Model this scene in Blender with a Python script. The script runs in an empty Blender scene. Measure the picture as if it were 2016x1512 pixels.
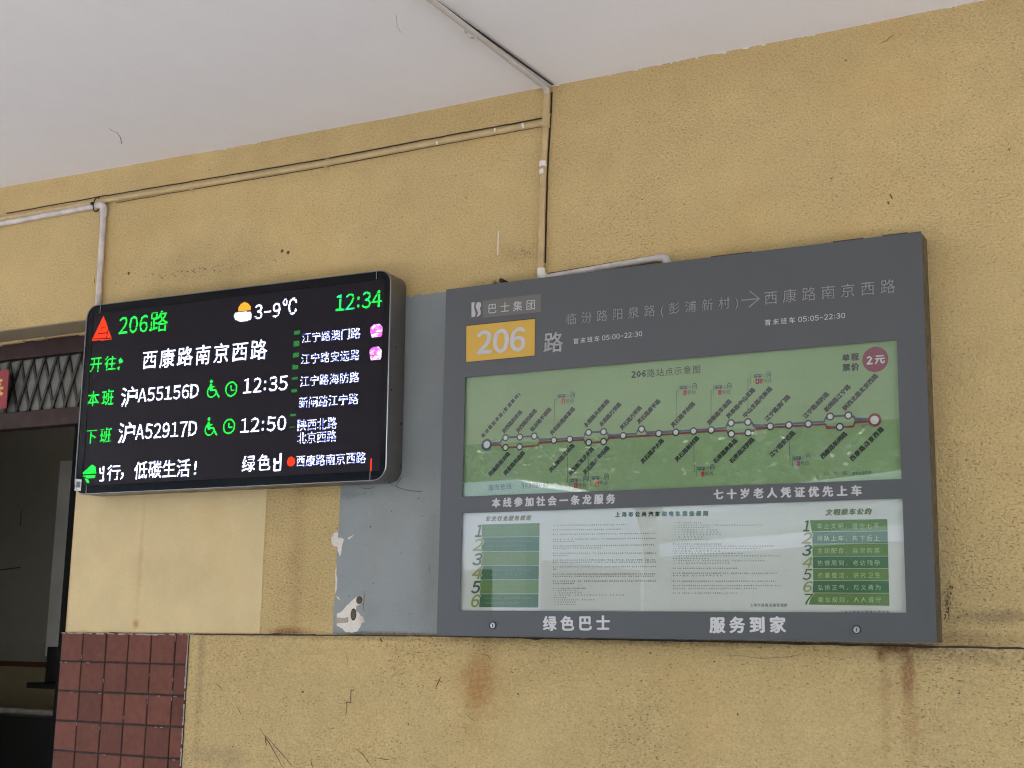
import bpy, bmesh, math, random
import numpy as np
from mathutils import Vector, Matrix
random.seed(7)
SC = bpy.context.scene
COL = SC.collection
RAD = math.radians

# ------------------------------------------------------------------ camera, sky, sun, exposure
FPX, CX, CY = 2726.86, 1008.0, 756.0
CAM = Vector((0.0, -3.6, 1.6))
_y, _p, _r = RAD(28.6368), RAD(10.7003), RAD(1.05185)
FWD = Vector((-math.sin(_y)*math.cos(_p), math.cos(_y)*math.cos(_p), math.sin(_p)))
_r0 = Vector((math.cos(_y), math.sin(_y), 0)); _u0 = _r0.cross(FWD)
RGT = math.cos(_r)*_r0 + math.sin(_r)*_u0
UP = -math.sin(_r)*_r0 + math.cos(_r)*_u0
cd = bpy.data.cameras.new('camera'); cam = bpy.data.objects.new('camera', cd); COL.objects.link(cam)
cd.sensor_width = 36; cd.lens = FPX/2016*36; cd.clip_start = 0.05; cd.clip_end = 500
M = Matrix.Identity(4)
for i in range(3):
    M[i][0] = RGT[i]; M[i][1] = UP[i]; M[i][2] = -FWD[i]; M[i][3] = CAM[i]
cam.matrix_world = M
SC.camera = cam

SUN_EL, SUN_AZ = RAD(51), RAD(200)          # azimuth measured from +Y towards +X
w = bpy.data.worlds.new('World'); SC.world = w; w.use_nodes = True
nt = w.node_tree; bg = nt.nodes['Background']; sky = nt.nodes.new('ShaderNodeTexSky')
sky.sky_type = 'NISHITA'; sky.sun_disc = False; sky.sun_elevation = SUN_EL; sky.sun_rotation = SUN_AZ
sky.air_density = 1.0; sky.dust_density = 2.0; sky.ozone_density = 1.0
nt.links.new(sky.outputs[0], bg.inputs[0]); bg.inputs[1].default_value = 0.15
sl = bpy.data.lights.new('sun', 'SUN'); sl.energy = 2.6; sl.angle = RAD(0.5); sl.color = (1.0, 0.97, 0.92)
so = bpy.data.objects.new('sun', sl); COL.objects.link(so)
sd = Vector((math.sin(SUN_AZ)*math.cos(SUN_EL), math.cos(SUN_AZ)*math.cos(SUN_EL), math.sin(SUN_EL)))
so.rotation_euler = sd.to_track_quat('Z', 'Y').to_euler(); so.location = (0, 0, 20)
vs = SC.view_settings; vs.view_transform = 'Standard'; vs.look = 'None'; vs.gamma = 1; vs.use_curve_mapping = False
EXPO = 3.22; vs.exposure = EXPO
GAIN = 2**EXPO
SC.cycles.use_denoising = True; SC.cycles.denoising_prefilter = 'NONE'; SC.cycles.filter_width = 1.15
SC.cycles.max_bounces = 10; SC.cycles.diffuse_bounces = 6; SC.cycles.transparent_max_bounces = 16
SC.cycles.sample_clamp_indirect = 6

# ------------------------------------------------------------------ geometry helpers
def P(x, y, yp=0.0):
    """point of the plane y = yp seen at photo pixel (x, y)"""
    d = (x-CX)*RGT - (y-CY)*UP + FPX*FWD
    return CAM + d*((yp-CAM.y)/d.y)
def PZ(x, y, z):
    d = (x-CX)*RGT - (y-CY)*UP + FPX*FWD
    return CAM + d*((z-CAM.z)/d.z)

class MB:
    def __init__(s): s.v = []; s.f = []; s.m = []
    def add(s, vs_, fs, mi=0):
        o = len(s.v); s.v += [tuple(q) for q in vs_]; s.f += [tuple(i+o for i in f) for f in fs]; s.m += [mi]*len(fs); return s
    def box(s, x0, x1, y0, y1, z0, z1, mi=0):
        return s.add([(x0,y0,z0),(x1,y0,z0),(x1,y1,z0),(x0,y1,z0),(x0,y0,z1),(x1,y0,z1),(x1,y1,z1),(x0,y1,z1)],
              [(0,3,2,1),(4,5,6,7),(0,1,5,4),(1,2,6,5),(2,3,7,6),(3,0,4,7)], mi)
    def prism(s, pts, y0, y1, mi=0):
        """polygon pts [(x,z)] counterclockwise seen from -y, front at y0, back at y1"""
        n = len(pts)
        a = sum(pts[i][0]*pts[(i+1)%n][1]-pts[(i+1)%n][0]*pts[i][1] for i in range(n))
        if a < 0: pts = pts[::-1]
        v = [(x, y0, z) for x, z in pts] + [(x, y1, z) for x, z in pts]
        f = [tuple(range(n)), tuple(range(2*n-1, n-1, -1))] + [(i, i+n, (i+1)%n+n, (i+1)%n) for i in range(n)]
        return s.add(v, f, mi)
    def sheet(s, pts, mi=0):
        return s.add(pts, [tuple(range(len(pts)))], mi)
    def ribbon(s, pts, w, y, mi=0, taper=False):
        """flat line in the plane y through (x,z) points"""
        n = len(pts); v = []
        for i, (x, z) in enumerate(pts):
            a = pts[max(i-1, 0)]; b = pts[min(i+1, n-1)]
            d = Vector((b[0]-a[0], b[1]-a[1])); d = d.normalized() if d.length > 0 else Vector((1, 0))
            k = w/2
            if 0 < i < n-1:
                d1 = Vector((x-a[0], z-a[1])).normalized(); c = max(.6, d1.dot(d)); k /= c
            if taper: k *= .25+.75*math.sin(math.pi*(i+.5)/n)
            v += [(x-d.y*k, y, z+d.x*k), (x+d.y*k, y, z-d.x*k)]
        return s.add(v, [(2*i, 2*i+1, 2*i+3, 2*i+2) for i in range(n-1)], mi)
    def disc(s, x, z, r, y, n=24, mi=0, r0=0, sx=1.0):
        v = [(x+math.cos(2*math.pi*i/n)*r*sx, y, z+math.sin(2*math.pi*i/n)*r) for i in range(n)]
        if r0:
            v += [(x+math.cos(2*math.pi*i/n)*r0*sx, y, z+math.sin(2*math.pi*i/n)*r0) for i in range(n)]
            return s.add(v, [(i, (i+1)%n, (i+1)%n+n, i+n) for i in range(n)], mi)
        return s.add(v, [tuple(range(n))], mi)
    def tube(s, pts, r, n=14, mi=0, caps=True):
        pts = [Vector(p) for p in pts]; m = len(pts); rings = []
        t0 = (pts[1]-pts[0]).normalized(); up = Vector((0, 0, 1)) if abs(t0.z) < .9 else Vector((0, 1, 0))
        a = t0.cross(up).normalized()
        rr = r if isinstance(r, (list, tuple)) else [r]*m
        for i in range(m):
            t = (pts[min(i+1, m-1)]-pts[max(i-1, 0)]).normalized()
            a = (a-t*a.dot(t)).normalized(); b = t.cross(a)
            rings.append([pts[i]+(a*math.cos(2*math.pi*k/n)+b*math.sin(2*math.pi*k/n))*rr[i] for k in range(n)])
        v = [q for g in rings for q in g]
        f = [(i*n+k, i*n+(k+1)%n, (i+1)*n+(k+1)%n, (i+1)*n+k) for i in range(m-1) for k in range(n)]
        if caps: f += [tuple(range(n-1, -1, -1)), tuple((m-1)*n+k for k in range(n))]
        return s.add(v, f, mi)
    def build(s, name, mats, parent=None, smooth=False, bevel=0, tag=None):
        me = bpy.data.meshes.new(name); me.from_pydata(s.v, [], s.f)
        if not isinstance(mats, (list, tuple)): mats = [mats]
        for m_ in mats: me.materials.append(m_)
        me.polygons.foreach_set('material_index', s.m)
        if smooth:
            me.polygons.foreach_set('use_smooth', [True]*len(s.f)); 
            try: me.set_sharp_from_angle(angle=RAD(40))
            except Exception: pass
        me.update()
        o = bpy.data.objects.new(name, me); COL.objects.link(o)
        if parent: o.parent = parent
        if bevel:
            b = o.modifiers.new('bevel', 'BEVEL'); b.width = bevel; b.segments = 2; b.limit_method = 'ANGLE'; b.angle_limit = RAD(50)
        if tag: settag(o, **tag)
        return o
def settag(o, label=None, cat=None, group=None, kind=None):
    if label: o['label'] = label
    if cat: o['category'] = cat
    if group: o['group'] = group
    if kind: o['kind'] = kind
    return o
def thing(name, label, cat, loc=(0, 0, 0), group=None, kind=None):
    o = bpy.data.objects.new(name, None); COL.objects.link(o); o.empty_display_size = .1
    settag(o, label, cat, group, kind); return o
def arc(c, r, a0, a1, n=7):
    return [(c[0]+math.cos(a0+(a1-a0)*i/(n-1))*r, c[1]+math.sin(a0+(a1-a0)*i/(n-1))*r) for i in range(n)]
def bend(path, r=.03, n=6):
    """round the corners of a 3-D polyline"""
    out = [Vector(path[0])]
    for i in range(1, len(path)-1):
        a, b, c = Vector(path[i-1]), Vector(path[i]), Vector(path[i+1])
        p = b+(a-b).normalized()*r; q = b+(c-b).normalized()*r
        for k in range(n+1):
            t = k/n; out.append(p*(1-t)**2+b*2*t*(1-t)+q*t*t)
    out.append(Vector(path[-1])); return out
def wob(n, amp, seed=0):
    r = random.Random(seed); return [r.uniform(-amp, amp) for _ in range(n)]

# ------------------------------------------------------------------ materials
class NT:
    def __init__(s, m): s.t = m.node_tree; s.n = s.t.nodes; s.l = s.t.links
    def node(s, ty, **kw):
        n = s.n.new(ty)
        for k, v in kw.items():
            if isinstance(v, (int, float, str, bool)) and hasattr(n, k): setattr(n, k, v)
        return n
    def math(s, op, a, b=None, c=None, clamp=False):
        n = s.n.new('ShaderNodeMath'); n.operation = op; n.use_clamp = clamp
        for i, v in enumerate((a, b, c)):
            if v is None: continue
            if isinstance(v, (int, float)): n.inputs[i].default_value = v
            else: s.l.new(v, n.inputs[i])
        return n.outputs[0]
    def noise(s, vec, scale, detail=3, rough=.55, dist=0):
        n = s.n.new('ShaderNodeTexNoise'); n.inputs['Scale'].default_value = scale; n.inputs['Detail'].default_value = detail
        n.inputs['Roughness'].default_value = rough; n.inputs['Distortion'].default_value = dist
        s.l.new(vec, n.inputs['Vector']); return n.outputs['Fac']
    def mapr(s, v, a, b, c=0., d=1., smooth=True):
        n = s.n.new('ShaderNodeMapRange'); n.interpolation_type = 'SMOOTHSTEP' if smooth else 'LINEAR'
        s.l.new(v, n.inputs['Value'])
        for k, q in (('From Min', a), ('From Max', b), ('To Min', c), ('To Max', d)): n.inputs[k].default_value = q
        return n.outputs['Result']
    def mix(s, f, a, b, mode='MIX'):
        n = s.n.new('ShaderNodeMix'); n.data_type = 'RGBA'; n.blend_type = mode
        for k, v in ((0, f), (6, a), (7, b)):
            if isinstance(v, (int, float)): n.inputs[k].default_value = v
            elif isinstance(v, tuple): n.inputs[k].default_value = v+(1,) if len(v) == 3 else v
            else: s.l.new(v, n.inputs[k])
        return n.outputs[2]
    def coord(s, scale=(1, 1, 1), loc=(0, 0, 0)):
        g = s.n.new('ShaderNodeNewGeometry'); mp = s.n.new('ShaderNodeMapping')
        mp.inputs['Scale'].default_value = scale; mp.inputs['Location'].default_value = loc
        s.l.new(g.outputs['Position'], mp.inputs['Vector']); return mp.outputs[0]
def mat(name, col=(.5, .5, .5), rough=.6, metal=0, spec=.5, var=0, vscale=8, bump=0, bscale=60, coat=0):
    m = bpy.data.materials.new(name); m.use_nodes = True
    b = m.node_tree.nodes['Principled BSDF']
    b.inputs['Base Color'].default_value = (*col, 1); b.inputs['Roughness'].default_value = rough
    b.inputs['Metallic'].default_value = metal; b.inputs['Specular IOR Level'].default_value = spec
    if coat: b.inputs['Coat Weight'].default_value = coat; b.inputs['Coat Roughness'].default_value = .05
    if var or bump:
        N = NT(m); c = N.coord()
        if var:
            f = N.noise(c, vscale, 5, .6)
            f = N.mapr(f, .3, .7, 1-var, 1+var, False)
            vm = N.n.new('ShaderNodeVectorMath'); vm.operation = 'SCALE'; vm.inputs[0].default_value = col
            N.l.new(f, vm.inputs['Scale']); N.l.new(vm.outputs[0], b.inputs['Base Color'])
            f2 = N.noise(c, vscale*2.3, 4, .6); N.l.new(N.mapr(f2, .3, .7, max(0, rough-.12), min(1, rough+.12), False), b.inputs['Roughness'])
        if bump:
            h = N.noise(c, bscale, 4, .6); bn = N.n.new('ShaderNodeBump'); bn.inputs['Strength'].default_value = bump
            bn.inputs['Distance'].default_value = .002; N.l.new(h, bn.inputs['Height']); N.l.new(bn.outputs[0], b.inputs['Normal'])
    return m
def emis(name, col, k, tint=None, tscale=60):
    m = bpy.data.materials.new(name); m.use_nodes = True; n = m.node_tree.nodes; n.clear()
    e = n.new('ShaderNodeEmission'); o = n.new('ShaderNodeOutputMaterial')
    e.inputs[0].default_value = (*col, 1); e.inputs[1].default_value = k/GAIN
    m.node_tree.links.new(e.outputs[0], o.inputs[0])
    if tint:
        N = NT(m); f = N.noise(N.coord(), tscale, 2, .7); N.l.new(N.mix(N.mapr(f, .42, .6), col, tint), e.inputs[0])
    return m
def glass(name, rough=.02, dirt=0, film=0):
    m = bpy.data.materials.new(name); m.use_nodes = True; N = NT(m); N.n.clear()
    o = N.n.new('ShaderNodeOutputMaterial'); t = N.n.new('ShaderNodeBsdfTransparent'); g = N.n.new('ShaderNodeBsdfGlossy')
    g.inputs['Roughness'].default_value = rough; t.inputs[0].default_value = (.97, .98, .97, 1)
    geo = N.n.new('ShaderNodeNewGeometry'); ior = N.mapr(geo.outputs['Backfacing'], 0, 1, 1.5, 1/1.5, False)
    fr = N.n.new('ShaderNodeFresnel'); N.l.new(ior, fr.inputs['IOR'])
    mx = N.n.new('ShaderNodeMixShader'); N.l.new(N.math('ADD', fr.outputs[0], film), mx.inputs[0]); N.l.new(t.outputs[0], mx.inputs[1]); N.l.new(g.outputs[0], mx.inputs[2])
    out = mx.outputs[0]
    if dirt:
        d = N.n.new('ShaderNodeBsdfDiffuse'); d.inputs[0].default_value = (.55, .55, .5, 1)
        f = N.noise(N.coord((1, 1, .4)), 14, 6, .7); f = N.mapr(f, .45, .8, 0, dirt)
        m2 = N.n.new('ShaderNodeMixShader'); N.l.new(f, m2.inputs[0]); N.l.new(out, m2.inputs[1]); N.l.new(d.outputs[0], m2.inputs[2]); out = m2.outputs[0]
    N.l.new(out, o.inputs[0]); return m

def plaster(name, col, pits=1.0, stains=(), rough=.85, bumpk=1.0, dark=(.075, .055, .03), cloud=1.0):
    """stains: (x, z, rx, rz, strength, colour, hardness)"""
    m = bpy.data.materials.new(name); m.use_nodes = True; N = NT(m); b = N.n['Principled BSDF']
    b.inputs['Roughness'].default_value = rough; b.inputs['Specular IOR Level'].default_value = .25
    c = N.coord(); sep = N.n.new('ShaderNodeSeparateXYZ'); N.l.new(c, sep.inputs[0]); X, Z = sep.outputs[0], sep.outputs[2]
    big = N.noise(c, 1.6, 4, .6); med = N.noise(c, 9, 5, .65)
    k = N.math('ADD', N.mapr(big, .3, .7, -.07*cloud, .07*cloud, False), N.mapr(med, .3, .7, -.05*cloud, .05*cloud, False))
    k = N.math('ADD', k, 1.0)
    fine = N.noise(N.coord((1, 1, 1.25)), 150, 3, .65)
    k = N.math('MULTIPLY', k, N.mapr(fine, .3, .7, 1-.17*bumpk, 1+.13*bumpk, False))
    vm = N.n.new('ShaderNodeVectorMath'); vm.operation = 'SCALE'; vm.inputs[0].default_value = col; N.l.new(k, vm.inputs['Scale'])
    cur = vm.outputs[0]
    cur = N.mix(N.mapr(N.noise(c, 3.1, 3, .5), .5, .72, 0, .3*cloud), cur, (col[0]*.97, col[1]*.86, col[2]*.72))
    # small pits and flecks caught in the render
    slant = N.coord((1, 1, 2.1))
    pm = N.noise(slant, 105, 3, .6, .4); dens = N.noise(c, 2.3, 4, .65)
    thr = N.mapr(dens, .3, .7, .645, .55, False)
    pit = N.math('MULTIPLY', N.mapr(N.math('SUBTRACT', pm, thr), 0, .07, 0, .62*pits), N.mapr(Z, 1.6, 3.1, 1.1, .45, False))
    cur = N.mix(pit, cur, (col[0]*.30, col[1]*.27, col[2]*.26))
    sp = N.noise(N.coord((1, 1, 1.3), (3.1, 0, 7.7)), 38, 2, .6)
    cur = N.mix(N.mapr(sp, .755, .78, 0, .8*pits), cur, dark)
    for (sx, sz, rx, rz, st, sc_, hard) in stains:
        dx = N.math('DIVIDE', N.math('SUBTRACT', X, sx), rx); dz = N.math('DIVIDE', N.math('SUBTRACT', Z, sz), rz)
        d = N.math('SQRT', N.math('ADD', N.math('MULTIPLY', dx, dx), N.math('MULTIPLY', dz, dz)))
        d = N.math('ADD', d, N.mapr(med, .3, .7, -.2, .2, False))
        msk = N.mapr(d, hard, 1.0, st, 0)
        msk = N.math('MULTIPLY', msk, N.mapr(fine, .3, .62, 1.15, .55, False), clamp=True)
        cur = N.mix(msk, cur, sc_)
    N.l.new(cur, b.inputs['Base Color'])
    h1 = N.noise(c, 120, 4, .6); h2 = N.noise(c, 34, 3, .5)
    zk = N.mapr(Z, 1.5, 3.2, 1.1, .5, False)
    h = N.math('MULTIPLY', N.math('ADD', N.math('MULTIPLY', h1, .8), N.math('MULTIPLY', h2, .28)), zk); h = N.math('SUBTRACT', h, N.math('MULTIPLY', pit, .5))
    bn = N.n.new('ShaderNodeBump'); bn.inputs['Strength'].default_value = min(1, .9*bumpk); bn.inputs['Distance'].default_value = .011
    N.l.new(h, bn.inputs['Height']); N.l.new(bn.outputs[0], b.inputs['Normal'])
    return m

YEL = (.625, .455, .210)
RUST = (.33, .13, .03); GRIME = (.10, .07, .045)
def sxz(px, py, y=0): q = P(px, py, y); return q.x, q.z
M_up = plaster('yellow_plaster', YEL, .9, [
    (*sxz(585, 1100), .05, .45, .35, (.30, .17, .07), .1), (*sxz(700, 790), .9, .12, .15, GRIME, .2), (*sxz(575, 1244), .12, .025, .85, (.22, .07, .03), .1),
    (*sxz(400, 520), .42, .16, .34, (.28, .22, .12), .1), (*sxz(1590, 505), .35, .035, .45, GRIME, .1), (*sxz(1325, 527), .3, .02, .3, GRIME, .1),
    (*sxz(1020, 500), .12, .06, .35, (.25, .19, .10), .1), (*sxz(1960, 1215), .16, .03, .55, GRIME, .1), (*sxz(1905, 1260), .25, .03, .5, (.25, .14, .06), .1),
    (*sxz(1866, 1180), .015, .05, .4, GRIME, .1), (*sxz(1040, 560), .06, .02, .5, GRIME, .1), (*sxz(1180, 170), 2.2, .16, .22, (.36, .24, .10), .2)])  # last entry: broad browner band along the ceiling line
M_low = plaster('yellow_plaster_lower', YEL, 1.0, [
    (*sxz(945, 1350), .085, .115, .8, (.40, .17, .045), .0), (*sxz(950, 1365), .14, .22, .35, (.42, .22, .07), .1),
    (*sxz(1790, 1330), .022, .10, .85, (.25, .10, .035), .1), (*sxz(1795, 1400), .04, .25, .5, (.40, .22, .09), .1), (*sxz(1745, 1380), .02, .25, .4, (.38, .2, .08), .1),
    (*sxz(1780, 1275), .16, .018, .9, (.20, .06, .02), .1), (*sxz(1735, 1290), .02, .03, .8, (.24, .09, .03), .1), (*sxz(1300, 1262), .9, .018, .55, GRIME, .1),
    (*sxz(700, 1256), .7, .012, .4, GRIME, .1), (*sxz(400, 1300), .03, .35, .3, GRIME, .1), (*sxz(430, 1490), .2, .05, .4, (.25, .18, .12), .1), (*sxz(1900, 1290), .4, .04, .4, GRIME, .1)])
M_smooth = plaster('repainted_plaster', (.66, .515, .285), .12, [
    (*sxz(278, 1090), .016, .32, .28, (.42, .22, .08), .1), (*sxz(268, 1228), .02, .022, .8, (.42, .19, .06), .1), (*sxz(250, 1250), .5, .008, .8, GRIME, .1),
    (*sxz(330, 1130), .3, .12, .15, (.40, .28, .12), .1)], bumpk=.25)
M_blue = plaster('blue_grey_paint', (.285, .305, .308), .25, [
    (*sxz(845, 1110), .05, .22, .35, (.24, .22, .19), .1), (*sxz(740, 1200), .06, .05, .3, (.2, .19, .17), .1), (*sxz(770, 1248), .3, .012, .8, GRIME, .1),
    (*sxz(690, 975), .12, .02, .4, (.12, .13, .14), .1)], bumpk=.15)
M_ceil = plaster('white_ceiling', (.88, .865, .875), .06, [], bumpk=.12, cloud=.2)
M_reveal = plaster('reveal_plaster', (.34, .28, .18), .2, [], bumpk=.4)
M_white = plaster('bare_plaster', (.74, .68, .62), .15, [(*sxz(715, 1215), .022, .03, .8, (.66, .48, .36), .2)], bumpk=.4)
M_cream = mat('cream_plastic', (.53, .385, .19), .5, var=.12, vscale=30, bump=.3, bscale=90)
M_pvc = mat('white_pvc', (.62, .56, .53), .42, var=.22, vscale=22, bump=.15)
M_chip = mat('white_paint_chip', (.8, .76, .7), .6)
M_black = mat('black_plastic', (.012, .012, .013), .45)
M_grime_shade = mat('grime_and_shade', (.045, .034, .024), .9, var=.4, vscale=90)  # real dirt, and the shade painted beside the conduits
M_crack = mat('crack_shadow_dirt', (.10, .075, .045), .9)
M_tile = mat('terracotta_tile', (.150, .056, .040), .65, spec=.10, var=.13, vscale=40, bump=.12, bscale=150)
N_ = NT(M_tile); _b = N_.n['Principled BSDF']; _oi = N_.n.new('ShaderNodeObjectInfo'); _src = _b.inputs['Base Color'].links[0].from_socket
_hs = N_.n.new('ShaderNodeHueSaturation'); N_.l.new(_src, _hs.inputs['Color']); N_.l.new(N_.mapr(_oi.outputs['Random'], 0, 1, .84, 1.14, False), _hs.inputs['Value'])
_sm = N_.mapr(N_.noise(N_.coord(), 17, 5, .7), .6, .8, 0, .45); N_.l.new(N_.mix(_sm, _hs.outputs[0], (.24, .15, .12)), _b.inputs['Base Color'])
M_grout = mat('dark_grout', (.028, .022, .020), .9, var=.5, vscale=45)
M_grey = mat('grey_sheet_metal', (.083, .085, .089), .34, spec=.5)
M_greyside = mat('sign_side_metal', (.085, .065, .042), .45, metal=.3, var=.2, vscale=20)
M_letter = mat('pale_lettering', (.52, .50, .51), .5, var=.06, vscale=60)
M_white_l = mat('white_lettering', (.60, .585, .585), .5)
M_cut = mat('cut_out_backing', (.27, .26, .26), .5, var=.18, vscale=70)
M_cut2 = mat('cut_out_backing_pale', (.47, .45, .44), .5, var=.1, vscale=70)
M_edge_shade = mat('edge_and_shade', (.03, .03, .032), .7)  # dark seams and lock rims, also shade painted behind cut-out letters
M_nameplate = mat('name_plate', (.135, .13, .115), .4)
M_orange = mat('yellow_number_plate', (.62, .37, .05), .45, var=.03)
M_ink = mat('black_ink', (.018, .022, .02), .6)
M_ink2 = mat('grey_ink', (.05, .06, .05), .6)
M_navy = mat('navy_ink', (.03, .055, .11), .6)
M_red = mat('red_ink', (.20, .025, .03), .6)
M_red2 = mat('red_tag_ink', (.42, .03, .02), .6)
M_magenta = mat('magenta_ink', (.35, .06, .22), .6)
M_gold = mat('pale_gold_ink', (.42, .38, .08), .6)
M_wine = mat('wine_red_ink', (.21, .022, .055), .5)
M_mapink = mat('green_map_print', (.235, .345, .165), .6, var=.07, vscale=2.5)
M_paper = mat('white_paper', (.62, .62, .59), .6, var=.03, vscale=4)
M_lgreen = mat('leaf_green_ink', (.105, .205, .04), .6); M_dgreen = mat('dark_green_ink', (.03, .125, .045), .6)
M_numdark = mat('deep_green_ink', (.02, .07, .035), .6); M_olive = mat('olive_ink', (.25, .25, .07), .6)
M_palegreen = mat('pale_green_ink', (.45, .55, .32), .6); M_faint = mat('faint_green_ink', (.17, .26, .11), .6)
M_titleol = mat('title_olive_ink', (.10, .12, .05), .6)
M_steel = mat('lock_steel', (.45, .45, .45), .3, metal=.9)
M_glass = glass('sign_glass', .012, .015)
M_house = mat('screen_housing_metal', (.165, .15, .135), .38, metal=.65, var=.06, vscale=12)
M_rim = mat('silver_rim', (.30, .29, .30), .3, metal=.85)
M_bezel = mat('black_bezel', (.004, .0045, .006), .10, spec=.16)
M_led = mat('led_board', (.018, .0145, .020), .35, spec=.08)
M_dred = mat('dark_red_paint', (.026, .006, .005), .6, spec=.3, var=.15)
M_lattice = mat('grey_brown_lattice', (.016, .012, .010), .6)
M_trans = mat('frosted_transom', (.15, .147, .125), .6, var=.12, vscale=5)
M_room = plaster('room_plaster', (.40, .38, .32), .15, [], bumpk=.2)
M_roomlow = plaster('room_dado', (.40, .33, .20), .2, [], bumpk=.2)
M_redpaper = mat('red_couplet_paper', (.26, .006, .012), .55, var=.2, vscale=60)
M_goldp = mat('gold_print', (.62, .38, .08), .4)

# ------------------------------------------------------------------ the large structure
def lerp_tab(t, x):
    if x <= t[0][0]: return t[0][1]
    for (a, b), (c, d) in zip(t, t[1:]):
        if x <= c: return b+(d-b)*(x-a)/(c-a)
    return t[-1][1]
LEDGE = [(p.x, p.z) for p in (P(125, 1245), P(375, 1247.5), P(860, 1250.6), P(1400, 1261.5), P(2016, 1275))]
CEIL = [(-4.3, 3.3300), (-3.2, 3.3105), (-2.4, 3.3045), (-1.2, 3.3065), (0, 3.310)]
zl = lambda x: lerp_tab(LEDGE, x)
zc = lambda x: lerp_tab(CEIL, x)
XJ = P(149, 980).x                         # edge of the doorway
XT = P(123, 1246, -.010).x                 # edge of the tiled pier
ZLIN = (P(0, 649.5).z+P(160, 631).z)/2     # underside of the lintel
XL = XJ-1.75
g = MB(); g.box(-40, 40, -60, 12, -.2, 0)
M_ground = mat('pale_concrete_ground', (.47, .46, .455), .85, var=.12, vscale=1.2, bump=.3, bscale=20)
g.build('ground', M_ground, tag=dict(kind='structure'))
g = MB(); g.box(-14, 5, -6.2, -.011, .0, .15); g.build('added_unseen_floor', mat('added_floor_dark', (.24, .23, .22), .8, var=.15, vscale=2), tag=dict(kind='structure'))  # unseen floor, added dark to cut the light bounced from below
g = MB(); g.sheet([(-40, -20, .004), (40, -20, .004), (40, -8.2, .004), (-40, -8.2, .004)])
g.build('road', mat('grey_asphalt', (.11, .11, .108), .85, var=.15, vscale=3, bump=.4, bscale=60), tag=dict(kind='structure'))

# ceiling slab of the porch with a slightly uneven soffit
g = MB(); xs = [-14, -9]+[-4.6+.2*i for i in range(30)]+[3, 5.0]; ys = [0.0, -1.2, -2.4, -3.6, -4.8, -6.0]
vv = [(x, y, zc(x)+(.004*math.sin(x*2.3+y) if y < 0 else 0)+.001*math.sin(x*9+1)) for y in ys for x in xs]; n = len(xs)
g.add(vv, [(j*n+i, (j+1)*n+i, (j+1)*n+i+1, j*n+i+1) for j in range(len(ys)-1) for i in range(n-1)])
g.box(-14, 5, -6.0, .3, 3.36, 3.62)
g.add([(-14, -6, 3.2), (5, -6, 3.2), (5, -6, 3.36), (-14, -6, 3.36), (-14, -6.18, 3.2), (5, -6.18, 3.2), (5, -6.18, 3.62), (-14, -6.18, 3.62)],
      [(0, 1, 2, 3), (4, 7, 6, 5), (0, 4, 5, 1)])
ceiling = g.build('ceiling', M_ceil, tag=dict(kind='structure'))
# cracks of the ceiling
g = MB()
def zribbon(g, pts, w, z=None):
    q = [PZ(x, y, 3.302) for x, y in pts]
    for a, b in zip(q, q[1:]):
        d = (b-a).normalized(); s_ = Vector((-d.y, d.x, 0))*w/2
        g.add([a-s_, a+s_, b+s_, b-s_], [(0, 1, 2, 3)])
zribbon(g, [(215, 253), (222, 258), (230, 261), (237, 270), (240, 284)], .0025)
zribbon(g, [(780, 30), (782, 52), (789, 64)], .0009)
g.build('ceiling_crack', M_crack, ceiling)

wall = thing('station_wall', 'mustard yellow rough plastered wall of the bus station under a white ceiling', 'wall')
# upper plaster, an L round the doorway, and the left remainder
g = MB()
top = [(x, 3.35) for x in (4.0, -9)]
g.prism([(XJ, zl(XJ)-.02), (4.0, zl(4)-.02), (4.0, 3.35), (XJ, 3.35)], 0, .24)
g.prism([(XL, ZLIN), (XJ, ZLIN), (XJ, 3.35), (XL, 3.35)], 0, .16)
g.prism([(-9, 0), (XL, 0), (XL, 3.35), (-9, 3.35)], 0, .24)
g.build('upper_plaster', M_up, wall)
g = MB(); g.box(XL, XJ-.001, .003, .158, ZLIN-.004, ZLIN); g.build('lintel_soffit', M_reveal, wall)
# bead of cracked old plaster behind the soffit
g = MB(); 
for i in range(26):
    x = XJ-.05-i*.06; h = random.uniform(.004, .012); g.box(x-.032, x+.03, .148-random.uniform(0, .006), .158, ZLIN-.004-h, ZLIN-.004)
g.build('plaster_edge', M_cream, wall)['kind'] = 'stuff'
# lower plaster stands 10 mm proud
XTR = P(374, 1247.5, -.010).x
g = MB(); lx = [XTR, -2.9, -2.2, -1.2, -.54, 4.0]
pts = [(x, zl(x)-.003) for x in lx]
g.prism([(XTR, 0)]+[(4.0, 0)]+[(x, z) for x, z in pts[::-1]], -.010, 0)
g.build('lower_plaster', M_low, wall)
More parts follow.
